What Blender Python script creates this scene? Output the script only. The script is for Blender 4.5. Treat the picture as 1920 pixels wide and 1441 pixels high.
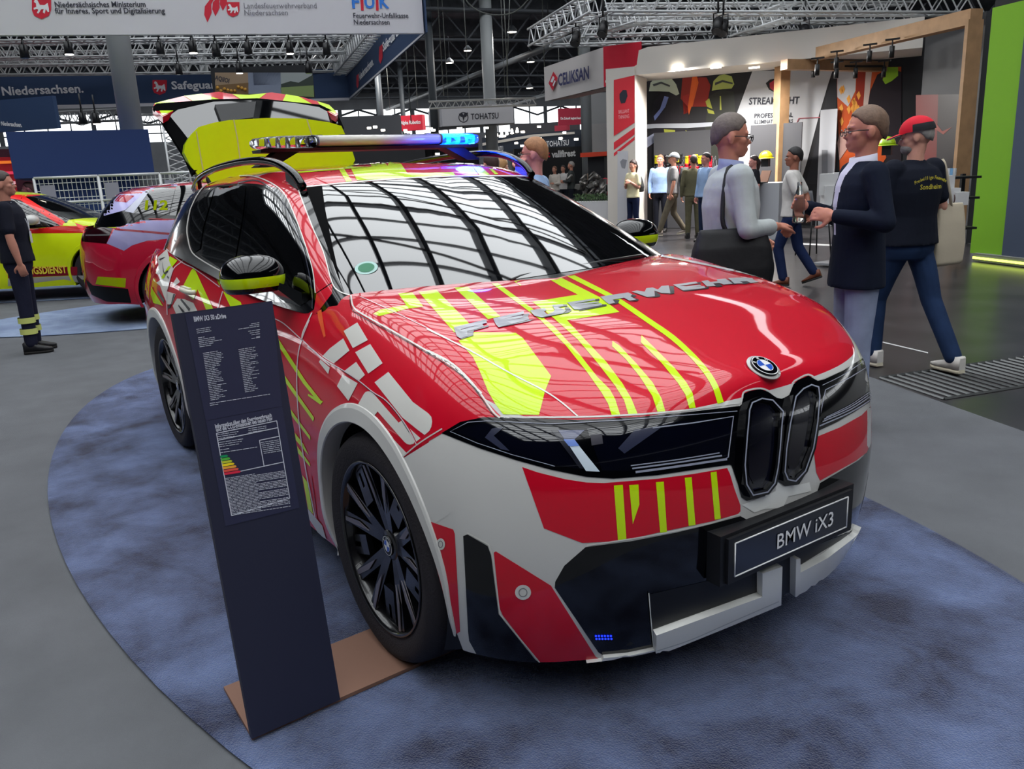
import bpy, bmesh, math, random
import numpy as np
from mathutils import Vector, Matrix, Quaternion
from mathutils.bvhtree import BVHTree
random.seed(7)
for o in list(bpy.data.objects): bpy.data.objects.remove(o)
S = bpy.context.scene; COL = S.collection
R = math.radians; PI = math.pi
# ---------------------------------------------------------------- camera
FPX = 1543.2; CAM = Vector((2.303, -1.893, 1.548))
CM = Matrix.Rotation(R(56.33), 3, 'Z') @ Matrix.Rotation(PI/2 - R(14.43), 3, 'X') @ Matrix.Rotation(R(-2.71), 3, 'Z')
cd = bpy.data.cameras.new('camera'); cam = bpy.data.objects.new('camera', cd); COL.objects.link(cam)
cd.sensor_width = 36; cd.lens = FPX/1920*36; cd.clip_end = 400
cam.matrix_world = Matrix.Translation(CAM) @ CM.to_4x4(); S.camera = cam
S.view_settings.view_transform = 'Standard'; S.view_settings.look = 'None'
S.view_settings.gamma = 1; S.view_settings.use_curve_mapping = False
S.view_settings.exposure = 0.75
# ---------------------------------------------------------------- daylight: overcast sky above the glazed roof
w = bpy.data.worlds.new('world'); S.world = w; w.use_nodes = True
wn = w.node_tree.nodes; bg = wn['Background']
bg.inputs[0].default_value = (0.93, 0.97, 1.0, 1); bg.inputs[1].default_value = 2.0

def ray(px, py): return (CM @ Vector(((px-960)/FPX, -(py-720.5)/FPX, -1)))
def onax(px, py, ax, v): d = ray(px, py); return CAM + d*((v-CAM[ax])/d[ax])
def onz(px, py, z=0.0): return onax(px, py, 2, z)
def dep(px, py, dist):                       # point at horizontal distance dist along the ray
    d = ray(px, py); return CAM + d*(dist/math.hypot(d.x, d.y))
def gnd(px, dist, py=330): p = dep(px, py, dist); return Vector((p.x, p.y, 0))
# ---------------------------------------------------------------- materials
MATS = {}
def srgb(c): return tuple((x/255/12.92 if x/255 <= .04045 else ((x/255+.055)/1.055)**2.4) for x in c)
def mat(name, col, rough=.6, metal=0, coat=0, emit=None, es=0, noise=0, nscale=20, bump=0, bscale=80, spec=.5, alpha=1, trans=0, sheen=0, ior=1.5):
    if name in MATS: return MATS[name]
    m = bpy.data.materials.new(name); m.use_nodes = True; nt = m.node_tree; b = nt.nodes['Principled BSDF']
    c = srgb(col) + (1,)
    b.inputs['Base Color'].default_value = c; b.inputs['Roughness'].default_value = rough; b.inputs['Metallic'].default_value = metal
    b.inputs['Coat Weight'].default_value = coat; b.inputs['Coat Roughness'].default_value = .03; b.inputs['Specular IOR Level'].default_value = spec
    b.inputs['Transmission Weight'].default_value = trans; b.inputs['IOR'].default_value = ior; b.inputs['Alpha'].default_value = alpha
    if sheen: b.inputs['Sheen Weight'].default_value = sheen
    if emit: b.inputs['Emission Color'].default_value = srgb(emit)+(1,); b.inputs['Emission Strength'].default_value = es
    tc = None
    if noise or bump: tc = nt.nodes.new('ShaderNodeTexCoord')
    if noise:
        n = nt.nodes.new('ShaderNodeTexNoise'); n.inputs['Scale'].default_value = nscale; n.inputs['Detail'].default_value = 6
        r = nt.nodes.new('ShaderNodeMapRange'); r.inputs[1].default_value = .3; r.inputs[2].default_value = .7; r.inputs[3].default_value = 1-noise; r.inputs[4].default_value = 1+noise
        x = nt.nodes.new('ShaderNodeVectorMath'); x.operation = 'SCALE'; x.inputs[0].default_value = c[:3]
        nt.links.new(tc.outputs['Object'], n.inputs[0]); nt.links.new(n.outputs[0], r.inputs[0]); nt.links.new(r.outputs[0], x.inputs[3]); nt.links.new(x.outputs[0], b.inputs['Base Color'])
    if bump:
        n2 = nt.nodes.new('ShaderNodeTexNoise'); n2.inputs['Scale'].default_value = bscale; n2.inputs['Detail'].default_value = 4
        bp = nt.nodes.new('ShaderNodeBump'); bp.inputs['Strength'].default_value = bump; bp.inputs['Distance'].default_value = .01
        nt.links.new(tc.outputs['Object'], n2.inputs[0]); nt.links.new(n2.outputs[0], bp.inputs['Height']); nt.links.new(bp.outputs[0], b.inputs['Normal'])
    MATS[name] = m; return m
# ---------------------------------------------------------------- object helpers
def link(name, me, m=None, parent=None, loc=None):
    o = bpy.data.objects.new(name, me); COL.objects.link(o)
    if m is not None and me is not None:
        for x in (m if isinstance(m, (list, tuple)) else [m]): me.materials.append(x)
    if parent is not None: o.parent = parent
    if loc is not None: o.location = loc
    return o
def tag(o, label=None, cat=None, group=None, kind=None):
    if label: o['label'] = label
    if cat: o['category'] = cat
    if group: o['group'] = group
    if kind: o['kind'] = kind
    return o
def empty(name, loc=(0,0,0), rz=0, label=None, cat=None, group=None):
    o = bpy.data.objects.new(name, None); COL.objects.link(o); o.location = loc; o.rotation_euler = (0,0,rz); o.empty_display_size = .1
    return tag(o, label, cat, group)
def copy_tree(o, parent=None):
    c = o.copy(); COL.objects.link(c)
    if parent is not None: c.parent = parent
    for ch in list(o.children): copy_tree(ch, c)
    return c
class MB:
    """collects shapes into one mesh"""
    def __init__(s): s.bm = bmesh.new(); s.mi = 0
    def _f(s, vs, smooth=False):
        try: f = s.bm.faces.new(vs)
        except ValueError: return
        f.material_index = s.mi; f.smooth = smooth
    def box(s, c, d, rot=None, taper=1.0):
        c = Vector(c); q = []
        for z in (-1, 1):
            k = taper if z > 0 else 1
            for x, y in ((-1,-1),(1,-1),(1,1),(-1,1)):
                v = Vector((x*d[0]/2*k, y*d[1]/2*k, z*d[2]/2))
                if rot is not None: v = rot @ v
                q.append(s.bm.verts.new(c+v))
        for f in ((3,2,1,0),(4,5,6,7),(0,1,5,4),(1,2,6,5),(2,3,7,6),(3,0,4,7)): s._f([q[i] for i in f])
        return s
    def seg(s, a, b, r, n=6, r2=None, cap=True, sm=True, flat=1.0):
        a = Vector(a); b = Vector(b); r2 = r if r2 is None else r2
        d = (b-a)
        if d.length < 1e-6: return s
        d.normalize(); u = d.orthogonal().normalized(); v = d.cross(u)
        if n == 4: u, v = (u+v).normalized(), (v-u).normalized()
        A = []; B = []
        for i in range(n):
            t = 2*PI*i/n; e = u*math.cos(t)+v*math.sin(t)*flat
            A.append(s.bm.verts.new(a+e*r)); B.append(s.bm.verts.new(b+e*r2))
        for i in range(n): s._f([A[i], A[(i+1)%n], B[(i+1)%n], B[i]], sm and n > 4)
        if cap: s._f(A[::-1]); s._f(B)
        return s
    def tube(s, pts, r, n=8, cap=True):
        pts = [Vector(p) for p in pts]; rr = r if isinstance(r, (list, tuple)) else [r]*len(pts); rings = []
        u = None
        for i, p in enumerate(pts):
            d = (pts[min(i+1, len(pts)-1)]-pts[max(i-1, 0)]).normalized()
            if u is None: u = d.orthogonal().normalized()
            u = (u - d*u.dot(d)).normalized(); v = d.cross(u)
            rings.append([s.bm.verts.new(p+(u*math.cos(2*PI*k/n)+v*math.sin(2*PI*k/n))*rr[i]) for k in range(n)])
        for a, b in zip(rings, rings[1:]):
            for k in range(n): s._f([a[k], a[(k+1)%n], b[(k+1)%n], b[k]], True)
        if cap: s._f(rings[0][::-1]); s._f(rings[-1])
        return s
    def loft(s, rings, closed=True, cap=True, sm=True):
        L = [[s.bm.verts.new(p) for p in r] for r in rings]
        n = len(L[0])
        for a, b in zip(L, L[1:]):
            for k in range(n if closed else n-1): s._f([a[k], a[(k+1)%n], b[(k+1)%n], b[k]], sm)
        if cap: s._f(L[0][::-1]); s._f(L[-1])
        return s
    def lathe(s, prof, c=(0,0,0), ax='Z', n=32, sm=True, close=False):
        rings = []
        for r, h in prof:
            ring = []
            for k in range(n):
                t = 2*PI*k/n; x, y = r*math.cos(t), r*math.sin(t)
                p = {'Z': (x, y, h), 'Y': (x, h, y), 'X': (h, x, y)}[ax]
                ring.append(Vector(c)+Vector(p))
            rings.append(ring)
        L = [[s.bm.verts.new(p) for p in r] for r in rings]
        if close: L.append(L[0])
        for a, b in zip(L, L[1:]):
            for k in range(n): s._f([a[k], a[(k+1)%n], b[(k+1)%n], b[k]], sm)
        return s
    def prism(s, pts, nrm, th):
        pts = [Vector(p) for p in pts]; n = Vector(nrm).normalized()*th
        A = [s.bm.verts.new(p) for p in pts]; B = [s.bm.verts.new(p+n) for p in pts]
        s._f(A[::-1]); s._f(B); k = len(A)
        for i in range(k): s._f([A[i], A[(i+1)%k], B[(i+1)%k], B[i]])
        return s
    def ball(s, c, r, n=12, sc=(1,1,1), rot=None):
        m = n//2+1; rings = []
        for i in range(1, m):
            t = PI*i/m; ring = []
            for k in range(n):
                a = 2*PI*k/n; v = Vector((math.sin(t)*math.cos(a)*sc[0], math.sin(t)*math.sin(a)*sc[1], math.cos(t)*sc[2]))*r
                if rot is not None: v = rot @ v
                ring.append(Vector(c)+v)
            rings.append(ring)
        L = [[s.bm.verts.new(p) for p in q] for q in rings]
        for a, b in zip(L, L[1:]):
            for k in range(n): s._f([a[k], b[k], b[(k+1)%n], a[(k+1)%n]], True)
        t = Vector((0,0,r*sc[2])); t = rot @ t if rot is not None else t
        T = s.bm.verts.new(Vector(c)+t); B = s.bm.verts.new(Vector(c)-t)
        for k in range(n): s._f([T, L[0][k], L[0][(k+1)%n]], True); s._f([B, L[-1][(k+1)%n], L[-1][k]], True)
        return s
    def text(s, txt, o, ux, uz, size, th=.004, align='LEFT', bold=0, shear=0, sx=1.0, fit=0):
        """lettering: o origin (baseline), ux reading direction, uz up"""
        cu = bpy.data.curves.new('t', 'FONT'); cu.body = txt; cu.size = size; cu.align_x = align; cu.offset = bold*size; cu.shear = shear
        cu.resolution_u = 2; cu.fill_mode = 'FRONT'; cu.extrude = 0
        ob = bpy.data.objects.new('t', cu); COL.objects.link(ob)
        me = bpy.data.meshes.new_from_object(ob.evaluated_get(bpy.context.evaluated_depsgraph_get()))
        bpy.data.objects.remove(ob); bpy.data.curves.remove(cu)
        if fit and len(me.vertices): sx = fit/max(1e-4, max(v.co.x for v in me.vertices)-min(v.co.x for v in me.vertices))
        ux = Vector(ux).normalized(); uz = Vector(uz).normalized(); n = ux.cross(uz); o = Vector(o)
        vs = [s.bm.verts.new(o+ux*(v.co.x*sx)+uz*v.co.y+n*th) for v in me.vertices]
        for p in me.polygons:
            try: f = s.bm.faces.new([vs[i] for i in p.vertices]); f.material_index = s.mi
            except ValueError: pass
        bpy.data.meshes.remove(me); return s
    def mesh(s, name='m', fixn=True):
        if fixn: bmesh.ops.recalc_face_normals(s.bm, faces=s.bm.faces)
        me = bpy.data.meshes.new(name); s.bm.to_mesh(me); s.bm.free(); return me
    def build(s, name, m, parent=None, fixn=True, bevel=0, loc=None):
        if bevel:
            bmesh.ops.bevel(s.bm, geom=[e for e in s.bm.edges if e.is_manifold and e.calc_face_angle(0) > .5], offset=bevel, segments=2, affect='EDGES', clamp_overlap=True)
        return link(name, s.mesh(name, fixn), m, parent, loc)
def onpl(px, py, p0, n): d = ray(px, py); n = Vector(n); return CAM+d*((Vector(p0)-CAM).dot(n)/d.dot(n))
def cat1(P, t):
    """Catmull-Rom through rows of P (n,k) at parameters t in [0,n-1]"""
    n = len(P); t = np.clip(t, 0, n-1-1e-9); i = t.astype(int); f = (t-i)[:, None]
    P = np.asarray(P, float); Pe = np.vstack([2*P[:1]-P[1:2], P, 2*P[-1:]-P[-2:-1]])
    a, b, c, d = Pe[i], Pe[i+1], Pe[i+2], Pe[i+3]
    return .5*((2*b)+(-a+c)*f+(2*a-5*b+4*c-d)*f*f+(-a+3*b-3*c+d)*f**3)
def smoothpts(pts, n=6, closed=False):
    P = [tuple(p) for p in pts]
    if closed:
        P = [P[-1]]+P+[P[0], P[1]]; q = cat1(np.array(P), np.linspace(1, len(P)-2, (len(P)-3)*n+1)); return [tuple(x) for x in q[:-1]]
    return [tuple(x) for x in cat1(np.array(P), np.linspace(0, len(P)-1, (len(P)-1)*n+1))]
# ================================================================= the fire service SUV
RED = mat('signal_red_paint', (204, 0, 36), .5, coat=1, spec=.15)
YEL = mat('fluorescent_yellow_film', (204, 240, 0), .5, coat=1, spec=.15)
WHT = mat('white_paint', (204, 203, 200), .45, coat=.8, spec=.2)
SILV = mat('silver_film', (160, 161, 166), .4, coat=.5)
BLK = mat('gloss_black', (3, 4, 8), .12, coat=.55, spec=.25)
GLS = mat('tinted_glass', (3, 4, 6), .02, coat=1, spec=.8)
MBK = mat('matt_black_plastic', (14, 15, 20), .5)
CHR = mat('satin_metal', (190, 192, 196), .25, metal=1)
car = empty('emergency_suv', (0, 0, 0), 0, 'large red and fluorescent yellow fire service SUV in the foreground with its tailgate open', 'car')
BV = []       # (bvh) of the clay form the panels and films lie on
def tensor(G, su, sv):
    G = np.array(G, float); n, m, _ = G.shape
    tu = np.linspace(0, n-1, (n-1)*su+1); tv = np.linspace(0, m-1, (m-1)*sv+1)
    A = cat1(G.reshape(n, -1), tu).reshape(len(tu), m, 3)
    B = cat1(A.transpose(1, 0, 2).reshape(m, -1), tv).reshape(len(tv), len(tu), 3).transpose(1, 0, 2)
    for _ in range(8):                       # fair the surface
        for ax in (0, 1):
            C_ = B.copy(); sl = [slice(None)]*3; lo = list(sl); hi = list(sl); md = list(sl); lo[ax] = slice(0, -2); hi[ax] = slice(2, None); md[ax] = slice(1, -1)
            C_[tuple(md)] = .25*B[tuple(lo)]+.5*B[tuple(md)]+.25*B[tuple(hi)]
            if ax == 0:
                C_[0, :, 0] = .5*B[0, :, 0]+.5*B[1, :, 0]; C_[0, :, 2] = .5*B[0, :, 2]+.5*B[1, :, 2]
            B = C_
    return B
ST = [(.870,0,1,0),(.863,-.18,1,-.05),(.840,-.36,.99,-.14),(.790,-.53,.95,-.31),(.715,-.68,.88,-.47),(.62,-.79,.75,-.66),(.51,-.872,.55,-.83),(.40,-.925,.25,-.97),
      (.2,-.945,0,-1),(0,-.95,0,-1),(-.2,-.945,0,-1),(-.40,-.93,0,-1),(-.62,-.915,0,-1),(-1.3,-.912,0,-1),(-2.2,-.925,0,-1),(-2.55,-.945,0,-1),(-2.9,-.952,0,-1),(-3.2,-.94,-.1,-1),
      (-3.5,-.895,-.5,-.86),(-3.72,-.78,-.8,-.6),(-3.85,-.5,-.95,-.3),(-3.90,-.25,-1,-.1),(-3.91,0,-1,0)]
Z = []; D = []
for i in range(23):
    if i <= 4: z = [.20,.32,.45,.58,.72,.84,.905]; d = [.07,.02,.005,0,.012,.035,.075]
    elif i <= 7: k = i-4; z = [.20,.32,.45,.58,.73,.85+.025*k,[0,.932,.985,1.02][k]]; d = [.06,.02,.005,0,.008,.04,[0,.085,.10,.12][k]]
    elif i <= 11: k = i-8; z = [.21,.33,.45,.60,.77,.95,[1.072,1.105,1.138,1.155][k]]; d = [.05,.015,.004,0,.006,.05,[.142,.147,.142,.127][k]]
    elif i <= 14: k = i-12; z = [.21,.33,.45,.62,.82,.98,[1.10,1.12,1.19][k]]; d = [.03,0,.018,.012,.0,.035,.085]
    elif i <= 17: z = [.21,.33,.45,.63,.86,1.05,1.215]; d = [.05,.01,.004,0,.004,.045,.115]
    else: z = [.26,.38,.5,.66,.86,1.02,1.15]; d = [.05,.0,.004,0,.01,.05,.13]
    Z.append(z); D.append(d)
SPX = [.785,.74,.69,.62,.52,.42,.32,.22,.08,-.02,-.12,-.22]
def spz(x): return float(np.interp(x, [-.22,0,.2,.4,.6,.72,.785], [1.155,1.122,1.09,1.05,1.005,.975,.945]))
G = []
for i, (x, y, nx, ny) in enumerate(ST):
    l = math.hypot(nx, ny); nx /= l; ny /= l
    row = [(x-nx*D[i][k], min(0, y-ny*D[i][k]) if i not in (0, 22) else 0, Z[i][k]) for k in range(7)]
    e = row[6]
    if i < 12: c = (SPX[i], 0, spz(SPX[i])); bul = (.016, .02)
    else: c = (e[0]*.9-.1, 0, e[2]-.02); bul = (0, 0)
    for f, b in ((.10, bul[0]), (.5, bul[1])): row.append((e[0]*(1-f)+c[0]*f, e[1]*(1-f), e[2]*(1-f)+c[2]*f+b))
    row.append(c); G.append(row)
SU, SV = 6, 5
LB = tensor(G, SU, SV)            # right half of the lower body, (133, 46, 3)
W = [[(-.20,0,1.150),(-.64,0,1.375),(-1.08,0,1.550),(-1.28,0,1.595),(-1.5,0,1.622)],
     [(-.225,-.40,1.150),(-.66,-.36,1.370),(-1.095,-.31,1.546),(-1.28,-.24,1.593),(-1.52,0,1.623)],
     [(-.32,-.68,1.150),(-.74,-.60,1.355),(-1.13,-.50,1.536),(-1.32,-.38,1.588),(-1.56,0,1.624)],
     [(-.42,-.795,1.145),(-.81,-.725,1.335),(-1.18,-.60,1.520),(-1.36,-.44,1.588),(-1.62,0,1.626)],
     [(-.66,-.835,1.10),(-.93,-.785,1.33),(-1.32,-.655,1.537),(-1.46,-.46,1.597),(-1.72,0,1.628)],
     [(-1.3,-.85,1.12),(-1.4,-.785,1.35),(-1.6,-.675,1.567),(-1.65,-.46,1.613),(-1.9,0,1.630)],
     [(-2.0,-.855,1.17),(-2.0,-.785,1.37),(-2.0,-.68,1.570),(-2.0,-.46,1.616),(-2.1,0,1.632)],
     [(-2.6,-.845,1.21),(-2.58,-.77,1.38),(-2.5,-.66,1.555),(-2.45,-.45,1.605),(-2.4,0,1.625)],
     [(-3.1,-.80,1.21),(-3.05,-.72,1.37),(-2.95,-.62,1.53),(-2.9,-.42,1.585),(-2.8,0,1.61)],
     [(-3.5,-.68,1.14),(-3.4,-.63,1.34),(-3.25,-.54,1.50),(-3.2,-.40,1.55),(-3.1,0,1.58)],
     [(-3.68,-.4,1.10),(-3.55,-.36,1.32),(-3.36,-.32,1.50),(-3.28,-.26,1.54),(-3.15,0,1.575)],
     [(-3.72,0,1.10),(-3.60,0,1.3),(-3.40,0,1.50),(-3.31,0,1.54),(-3.2,0,1.57)]]
for r_ in W:
    a, b = Vector(r_[0]), Vector(r_[1]); r_.insert(0, tuple(a+(a-b)*(.22 if r_[0][0] > -.6 else .12)))
GH = tensor(W, 6, 6)
def gridmesh(A, mirror='no'):
    """A (n,m,3) -> verts, faces; mirror 'both' adds the left half"""
    n, m, _ = A.shape; V = A.reshape(-1, 3).tolist(); F = []
    for i in range(n-1):
        for j in range(m-1): a = i*m+j; F.append((a, a+1, a+m+1, a+m))
    if mirror == 'left': V = [(x, -y, z) for x, y, z in V]; F = [f[::-1] for f in F]
    if mirror == 'both':
        k = len(V); V = V+[(x, -y, z) for x, y, z in V]; F = F+[tuple(i+k for i in f[::-1]) for f in F]
    return V, F
def clay(parts):
    V, F = [], []
    for A in parts:
        v, f = gridmesh(A, 'both'); k = len(V); V += v; F += [tuple(i+k for i in q) for q in f]
    bm = bmesh.new(); vs = [bm.verts.new(p) for p in V]
    for f in F:
        try: bm.faces.new([vs[i] for i in f])
        except ValueError: pass
    bmesh.ops.remove_doubles(bm, verts=bm.verts, dist=.0004); bmesh.ops.recalc_face_normals(bm, faces=bm.faces)
    bmesh.ops.triangulate(bm, faces=bm.faces); bm.normal_update()
    me = bpy.data.meshes.new('clay'); bm.to_mesh(me)
    NN = np.array([v.normal[:] for v in me.vertices]); E = np.array([e.vertices[:] for e in me.edges])
    for _ in range(24 if parts[0] is LB else 10):
        A_ = NN*2; np.add.at(A_, E[:, 0], NN[E[:, 1]]); np.add.at(A_, E[:, 1], NN[E[:, 0]]); NN = A_/np.linalg.norm(A_, axis=1, keepdims=True)
    if parts[0] is LB:                       # extra fairing of the bonnet skin
        P0 = np.array([v.co[:] for v in me.vertices]); hk = (np.abs(P0[:, 1]) < .62) & (P0[:, 0] > -.3) & (P0[:, 0] < .70) & (NN[:, 2] > .8)
        for _ in range(70):
            A_ = NN*2; np.add.at(A_, E[:, 0], NN[E[:, 1]]); np.add.at(A_, E[:, 1], NN[E[:, 0]]); A_ /= np.linalg.norm(A_, axis=1, keepdims=True); NN = np.where(hk[:, None], A_, NN)
    N = [Vector(v) for v in NN]; T = [tuple(p.vertices) for p in me.polygons]; P = [Vector(v.co) for v in me.vertices]
    bvh = BVHTree.FromPolygons(P, T); bpy.data.meshes.remove(me); bm.free()
    return bvh, P, T, N
CLAY = {'all': clay((LB, GH)), 'low': clay((LB,)), 'top': clay((GH,))}
from mathutils.geometry import barycentric_transform
def snorm(p, idx, w='all'):
    BVH, CP, CT, CN = CLAY[w]
    a, b, c = CT[idx]; w_ = barycentric_transform(p, CP[a], CP[b], CP[c], Vector((1,0,0)), Vector((0,1,0)), Vector((0,0,1)))
    n = CN[a]*w_.x+CN[b]*w_.y+CN[c]*w_.z
    return n.normalized() if n.length > 1e-6 else CN[a]
def hit(px, py, w='all'):
    BVH = CLAY[w][0]
    d = ray(px, py).normalized(); h = BVH.ray_cast(CAM, d)
    if h[0] is not None: return h[0], snorm(h[0], h[2], w)
    best = None                                  # just outside the outline: nearest point of the form
    for k in range(120):
        t = 1.6+k*.04; q = BVH.find_nearest(CAM+d*t)
        if best is None or q[3] < best[0]: best = (q[3], q[0], q[2])
    return best[1], snorm(best[1], best[2], w)
FILMS = {}                                       # part -> list of (verts, normals, faces, material)
def film(part, poly, m, off=1, step=9, mirror=False, fn=None, solid=False):
    """a piece of livery film or trim whose outline is poly (photo coordinates), laid on the body"""
    bm = bmesh.new(); f = bm.faces.new([bm.verts.new((x, y, 0)) for x, y in poly])
    xs = [p[0] for p in poly]; ys = [p[1] for p in poly]
    if bmesh.ops is not None:
        for ax, lo, hi in ((0, min(xs), max(xs)), (1, min(ys), max(ys))):
            t = lo+step
            while t < hi:
                co = (t, 0, 0) if ax == 0 else (0, t, 0); no = (1, 0, 0) if ax == 0 else (0, 1, 0)
                bmesh.ops.bisect_plane(bm, geom=bm.verts[:]+bm.edges[:]+bm.faces[:], plane_co=co, plane_no=no, dist=1e-5); t += step
    bmesh.ops.triangulate(bm, faces=bm.faces)
    V = []; N = []; wh = 'top' if part.split(':')[-1] in ('roof','cabin_frame','windscreen','side_window') else 'low'
    for v in bm.verts:
        p, n = (fn or hit)(v.co.x, v.co.y, wh); V.append(p+n*(.0009*off)); N.append(n)
    bm.verts.index_update(); Fc = []
    rim = [tuple(v.index for v in e.verts) for e in bm.edges if len(e.link_faces) == 1] if solid else []
    for q in bm.faces:
        i = [v.index for v in q.verts]; nn = (V[i[1]]-V[i[0]]).cross(V[i[2]]-V[i[0]])
        if max((V[i[0]]-V[i[1]]).length, (V[i[0]]-V[i[2]]).length, (V[i[1]]-V[i[2]]).length) > .22: continue
        Fc.append(tuple(i) if nn.dot(N[i[0]]) > 0 else tuple(i[::-1]))
    cen = sum(V, Vector())/len(V)
    for a, b in rim:
        pa, pb = V[a], V[b]; qa, qb = pa-N[a]*(.0009*off), pb-N[b]*(.0009*off); n = (pb-pa).cross(N[a])
        if n.length < 1e-9: continue
        n.normalize(); mid = (pa+pb)/2; k = len(V)
        n = n if n.dot(mid-cen) > 0 else -n
        V += [pa, pb, qb, qa]; N += [n]*4; f4 = (k, k+1, k+2, k+3); Fc.append(f4 if (pb-pa).cross(qb-pa).dot(n) > 0 else f4[::-1])
    bm.free(); FILMS.setdefault(part, []).append((V, N, Fc, m))
    if mirror:
        FILMS[part].append(([Vector((v.x, -v.y, v.z)) for v in V], [Vector((v.x, -v.y, v.z)) for v in N], [q[::-1] for q in Fc], m))
def strip(pts, wd, w2=None):
    """polygon around a polyline"""
    P = [Vector(p) for p in pts]; A = []; B = []; n = len(P)
    for i, p in enumerate(P):
        d = (P[min(i+1, n-1)]-P[max(i-1, 0)]).normalized(); q = Vector((-d.y, d.x))*((wd if w2 is None else wd+(w2-wd)*i/(n-1))/2)
        A.append(tuple(p+q)); B.append(tuple(p-q))
    return A+B[::-1]
def line(part, pts, wd, m, off=3, smooth=True, w2=None, n=4, **k):
    pts = smoothpts(pts, n) if smooth else pts
    for i in range(0, len(pts)-1, 8): film(part, strip(pts[i:i+9], wd, None), m, off, **k)
def ring(part, pts, wd, m, off=3, **k):
    """closed outline film"""
    n = len(pts); P = [Vector(p) for p in pts]; A = []; B = []
    for i in range(n):
        d1 = (P[i]-P[i-1]).normalized(); d2 = (P[(i+1)%n]-P[i]).normalized(); d = (d1+d2)
        d = d.normalized() if d.length > .1 else d1; q = Vector((-d.y, d.x)); q *= (wd/2)/max(.5, abs(q.dot(Vector((-d1.y, d1.x)))))
        A.append(P[i]+q); B.append(P[i]-q)
    for i in range(n):
        j = (i+1)%n; film(part, [tuple(A[i]), tuple(A[j]), tuple(B[j]), tuple(B[i])], m, off, **k)
def panel(name, A, m, mirror='no', hole=None, parent=car, key=None):
    """one body panel out of the grid, plus the films laid on it"""
    V, F = gridmesh(A, mirror); V = [Vector(v) for v in V]; N = []
    for v in V:
        w_ = 'top' if name in ('roof','cabin_frame') else 'low'; q = CLAY[w_][0].find_nearest(v); N.append(snorm(q[0], q[2], w_))
    F2 = []
    for f in F:
        c = sum((V[i] for i in f), Vector())/4
        if hole and hole(c): continue
        nn = (V[f[2]]-V[f[0]]).cross(V[f[3]]-V[f[1]])
        F2.append(f if nn.dot(N[f[0]]) > 0 else f[::-1])
    mats = [m]; MI = [0]*len(F2)
    for v, n, fc, mm in FILMS.pop(key or name, []):
        if mm not in mats: mats.append(mm)
        k = len(V); V += v; N += n; F2 += [tuple(i+k for i in q) for q in fc]; MI += [mats.index(mm)]*len(fc)
    me = bpy.data.meshes.new(name); me.from_pydata(V, [], F2); me.update()
    for p, k in zip(me.polygons, MI): p.use_smooth = True; p.material_index = k
    me.normals_split_custom_set_from_vertices(N)
    return link(name, me, mats, parent)
def filmpart(name, parent=car, key=None, th=0):
    V, N, F2, mats, MI = [], [], [], [], []
    for v, n, fc, mm in FILMS.pop(key or name, []):
        if mm not in mats: mats.append(mm)
        k = len(V); V += v; N += n; F2 += [tuple(i+k for i in q) for q in fc]; MI += [mats.index(mm)]*len(fc)
    me = bpy.data.meshes.new(name); me.from_pydata(V, [], F2); me.update()
    for p, k in zip(me.polygons, MI): p.use_smooth = True; p.material_index = k
    me.normals_split_custom_set_from_vertices(N)
    return link(name, me, mats, parent)
AR = ((0.0, .385), (-2.897, .385))
def arch(c): return any(math.hypot(c.x-ax, c.z-az) < .445 for ax, az in AR) and c.z < .95 and abs(c.y) > .7
def zz(ox, oy, k): return lambda *p: [(ox+p[i]/k, oy+p[i+1]/k) for i in range(0, len(p), 2)]
z1 = zz(270,260,3); z2 = zz(800,440,3); z3 = zz(1280,560,4); z4 = zz(560,760,3); z5 = zz(1100,820,3)
zA = zz(840,500,6); zB = zz(1140,480,6); zF = zz(590,590,5.146); zD = zz(280,440,7.205); zS = zz(520,600,3.514); zR = zz(540,280,4.174)
OWH = mat('off_white_film', (222, 220, 214), .35, coat=.6)
PNK = mat('pale_outline_film', (225, 205, 212), .35, coat=.6)
SHA = mat('anthracite_film', (22, 22, 34), .35, coat=.6)
SHG = mat('grey_film', (120, 118, 122), .35, coat=.6)
LCH = mat('light_outline', (150, 154, 172), .3, coat=.5)
FRT = mat('black_glass_border', (3, 3, 5), .85, spec=.05)
DGL = mat('lamp_glass', (4, 6, 18), .04, coat=1)
# ------------------------------------------------ bonnet
B = 'bonnet'
for p in (z2(-45,322,55,310,240,500,155,550), z2(180,598,270,548,500,552,540,580,700,795,665,880,632,1013,430,1010,385,950,345,880,300,770,262,690),
          z2(155,298,230,292,415,460,345,475), z2(490,262,520,256,533,290),
          z2(660,232,725,226,975,352,1085,435,790,482,715,470,595,378,850,337,755,290),
          z1(1290,985,1325,998,1475,958,1572,945,1510,865,1430,870,1475,935,1330,962),
          z2(365,275,400,272,600,420,720,520,850,660,960,800,1030,870,1060,925,1088,1013,1040,1013,1020,950,985,890,900,770,780,620,640,480,560,420),
          z2(715,470,790,482,900,600,1010,715,1100,835,1150,920,1187,1010,1135,1012,1110,930,1060,850,960,720,850,590),
          z2(1045,598,1085,625,1180,725,1270,830,1320,920,1342,993,1297,995,1270,910,1200,800,1120,700,1043,628),
          z2(1208,565,1280,635,1390,745,1460,830,1495,890,1512,972,1477,976,1455,900,1410,830,1320,720,1205,605)):
    film(B, p, YEL, 1)
sp = smoothpts(z2(785,218,1035,345,1110,390,1245,482,1385,580,1505,692,1580,782,1625,860,1653,946), 4)
for i in range(0, len(sp)-1, 8): film(B, strip(sp[i:i+9], 8+i*.12, 8+(i+8)*.12), YEL, 1)
line(B, z2(0,530,240,650,470,780,660,878,760,945,850,1022), 2.6, OWH, 2)
line(B, z1(1215,888,1300,925,1480,1010,1700,1120,1860,1210), 1.2, PNK, 2)
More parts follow.
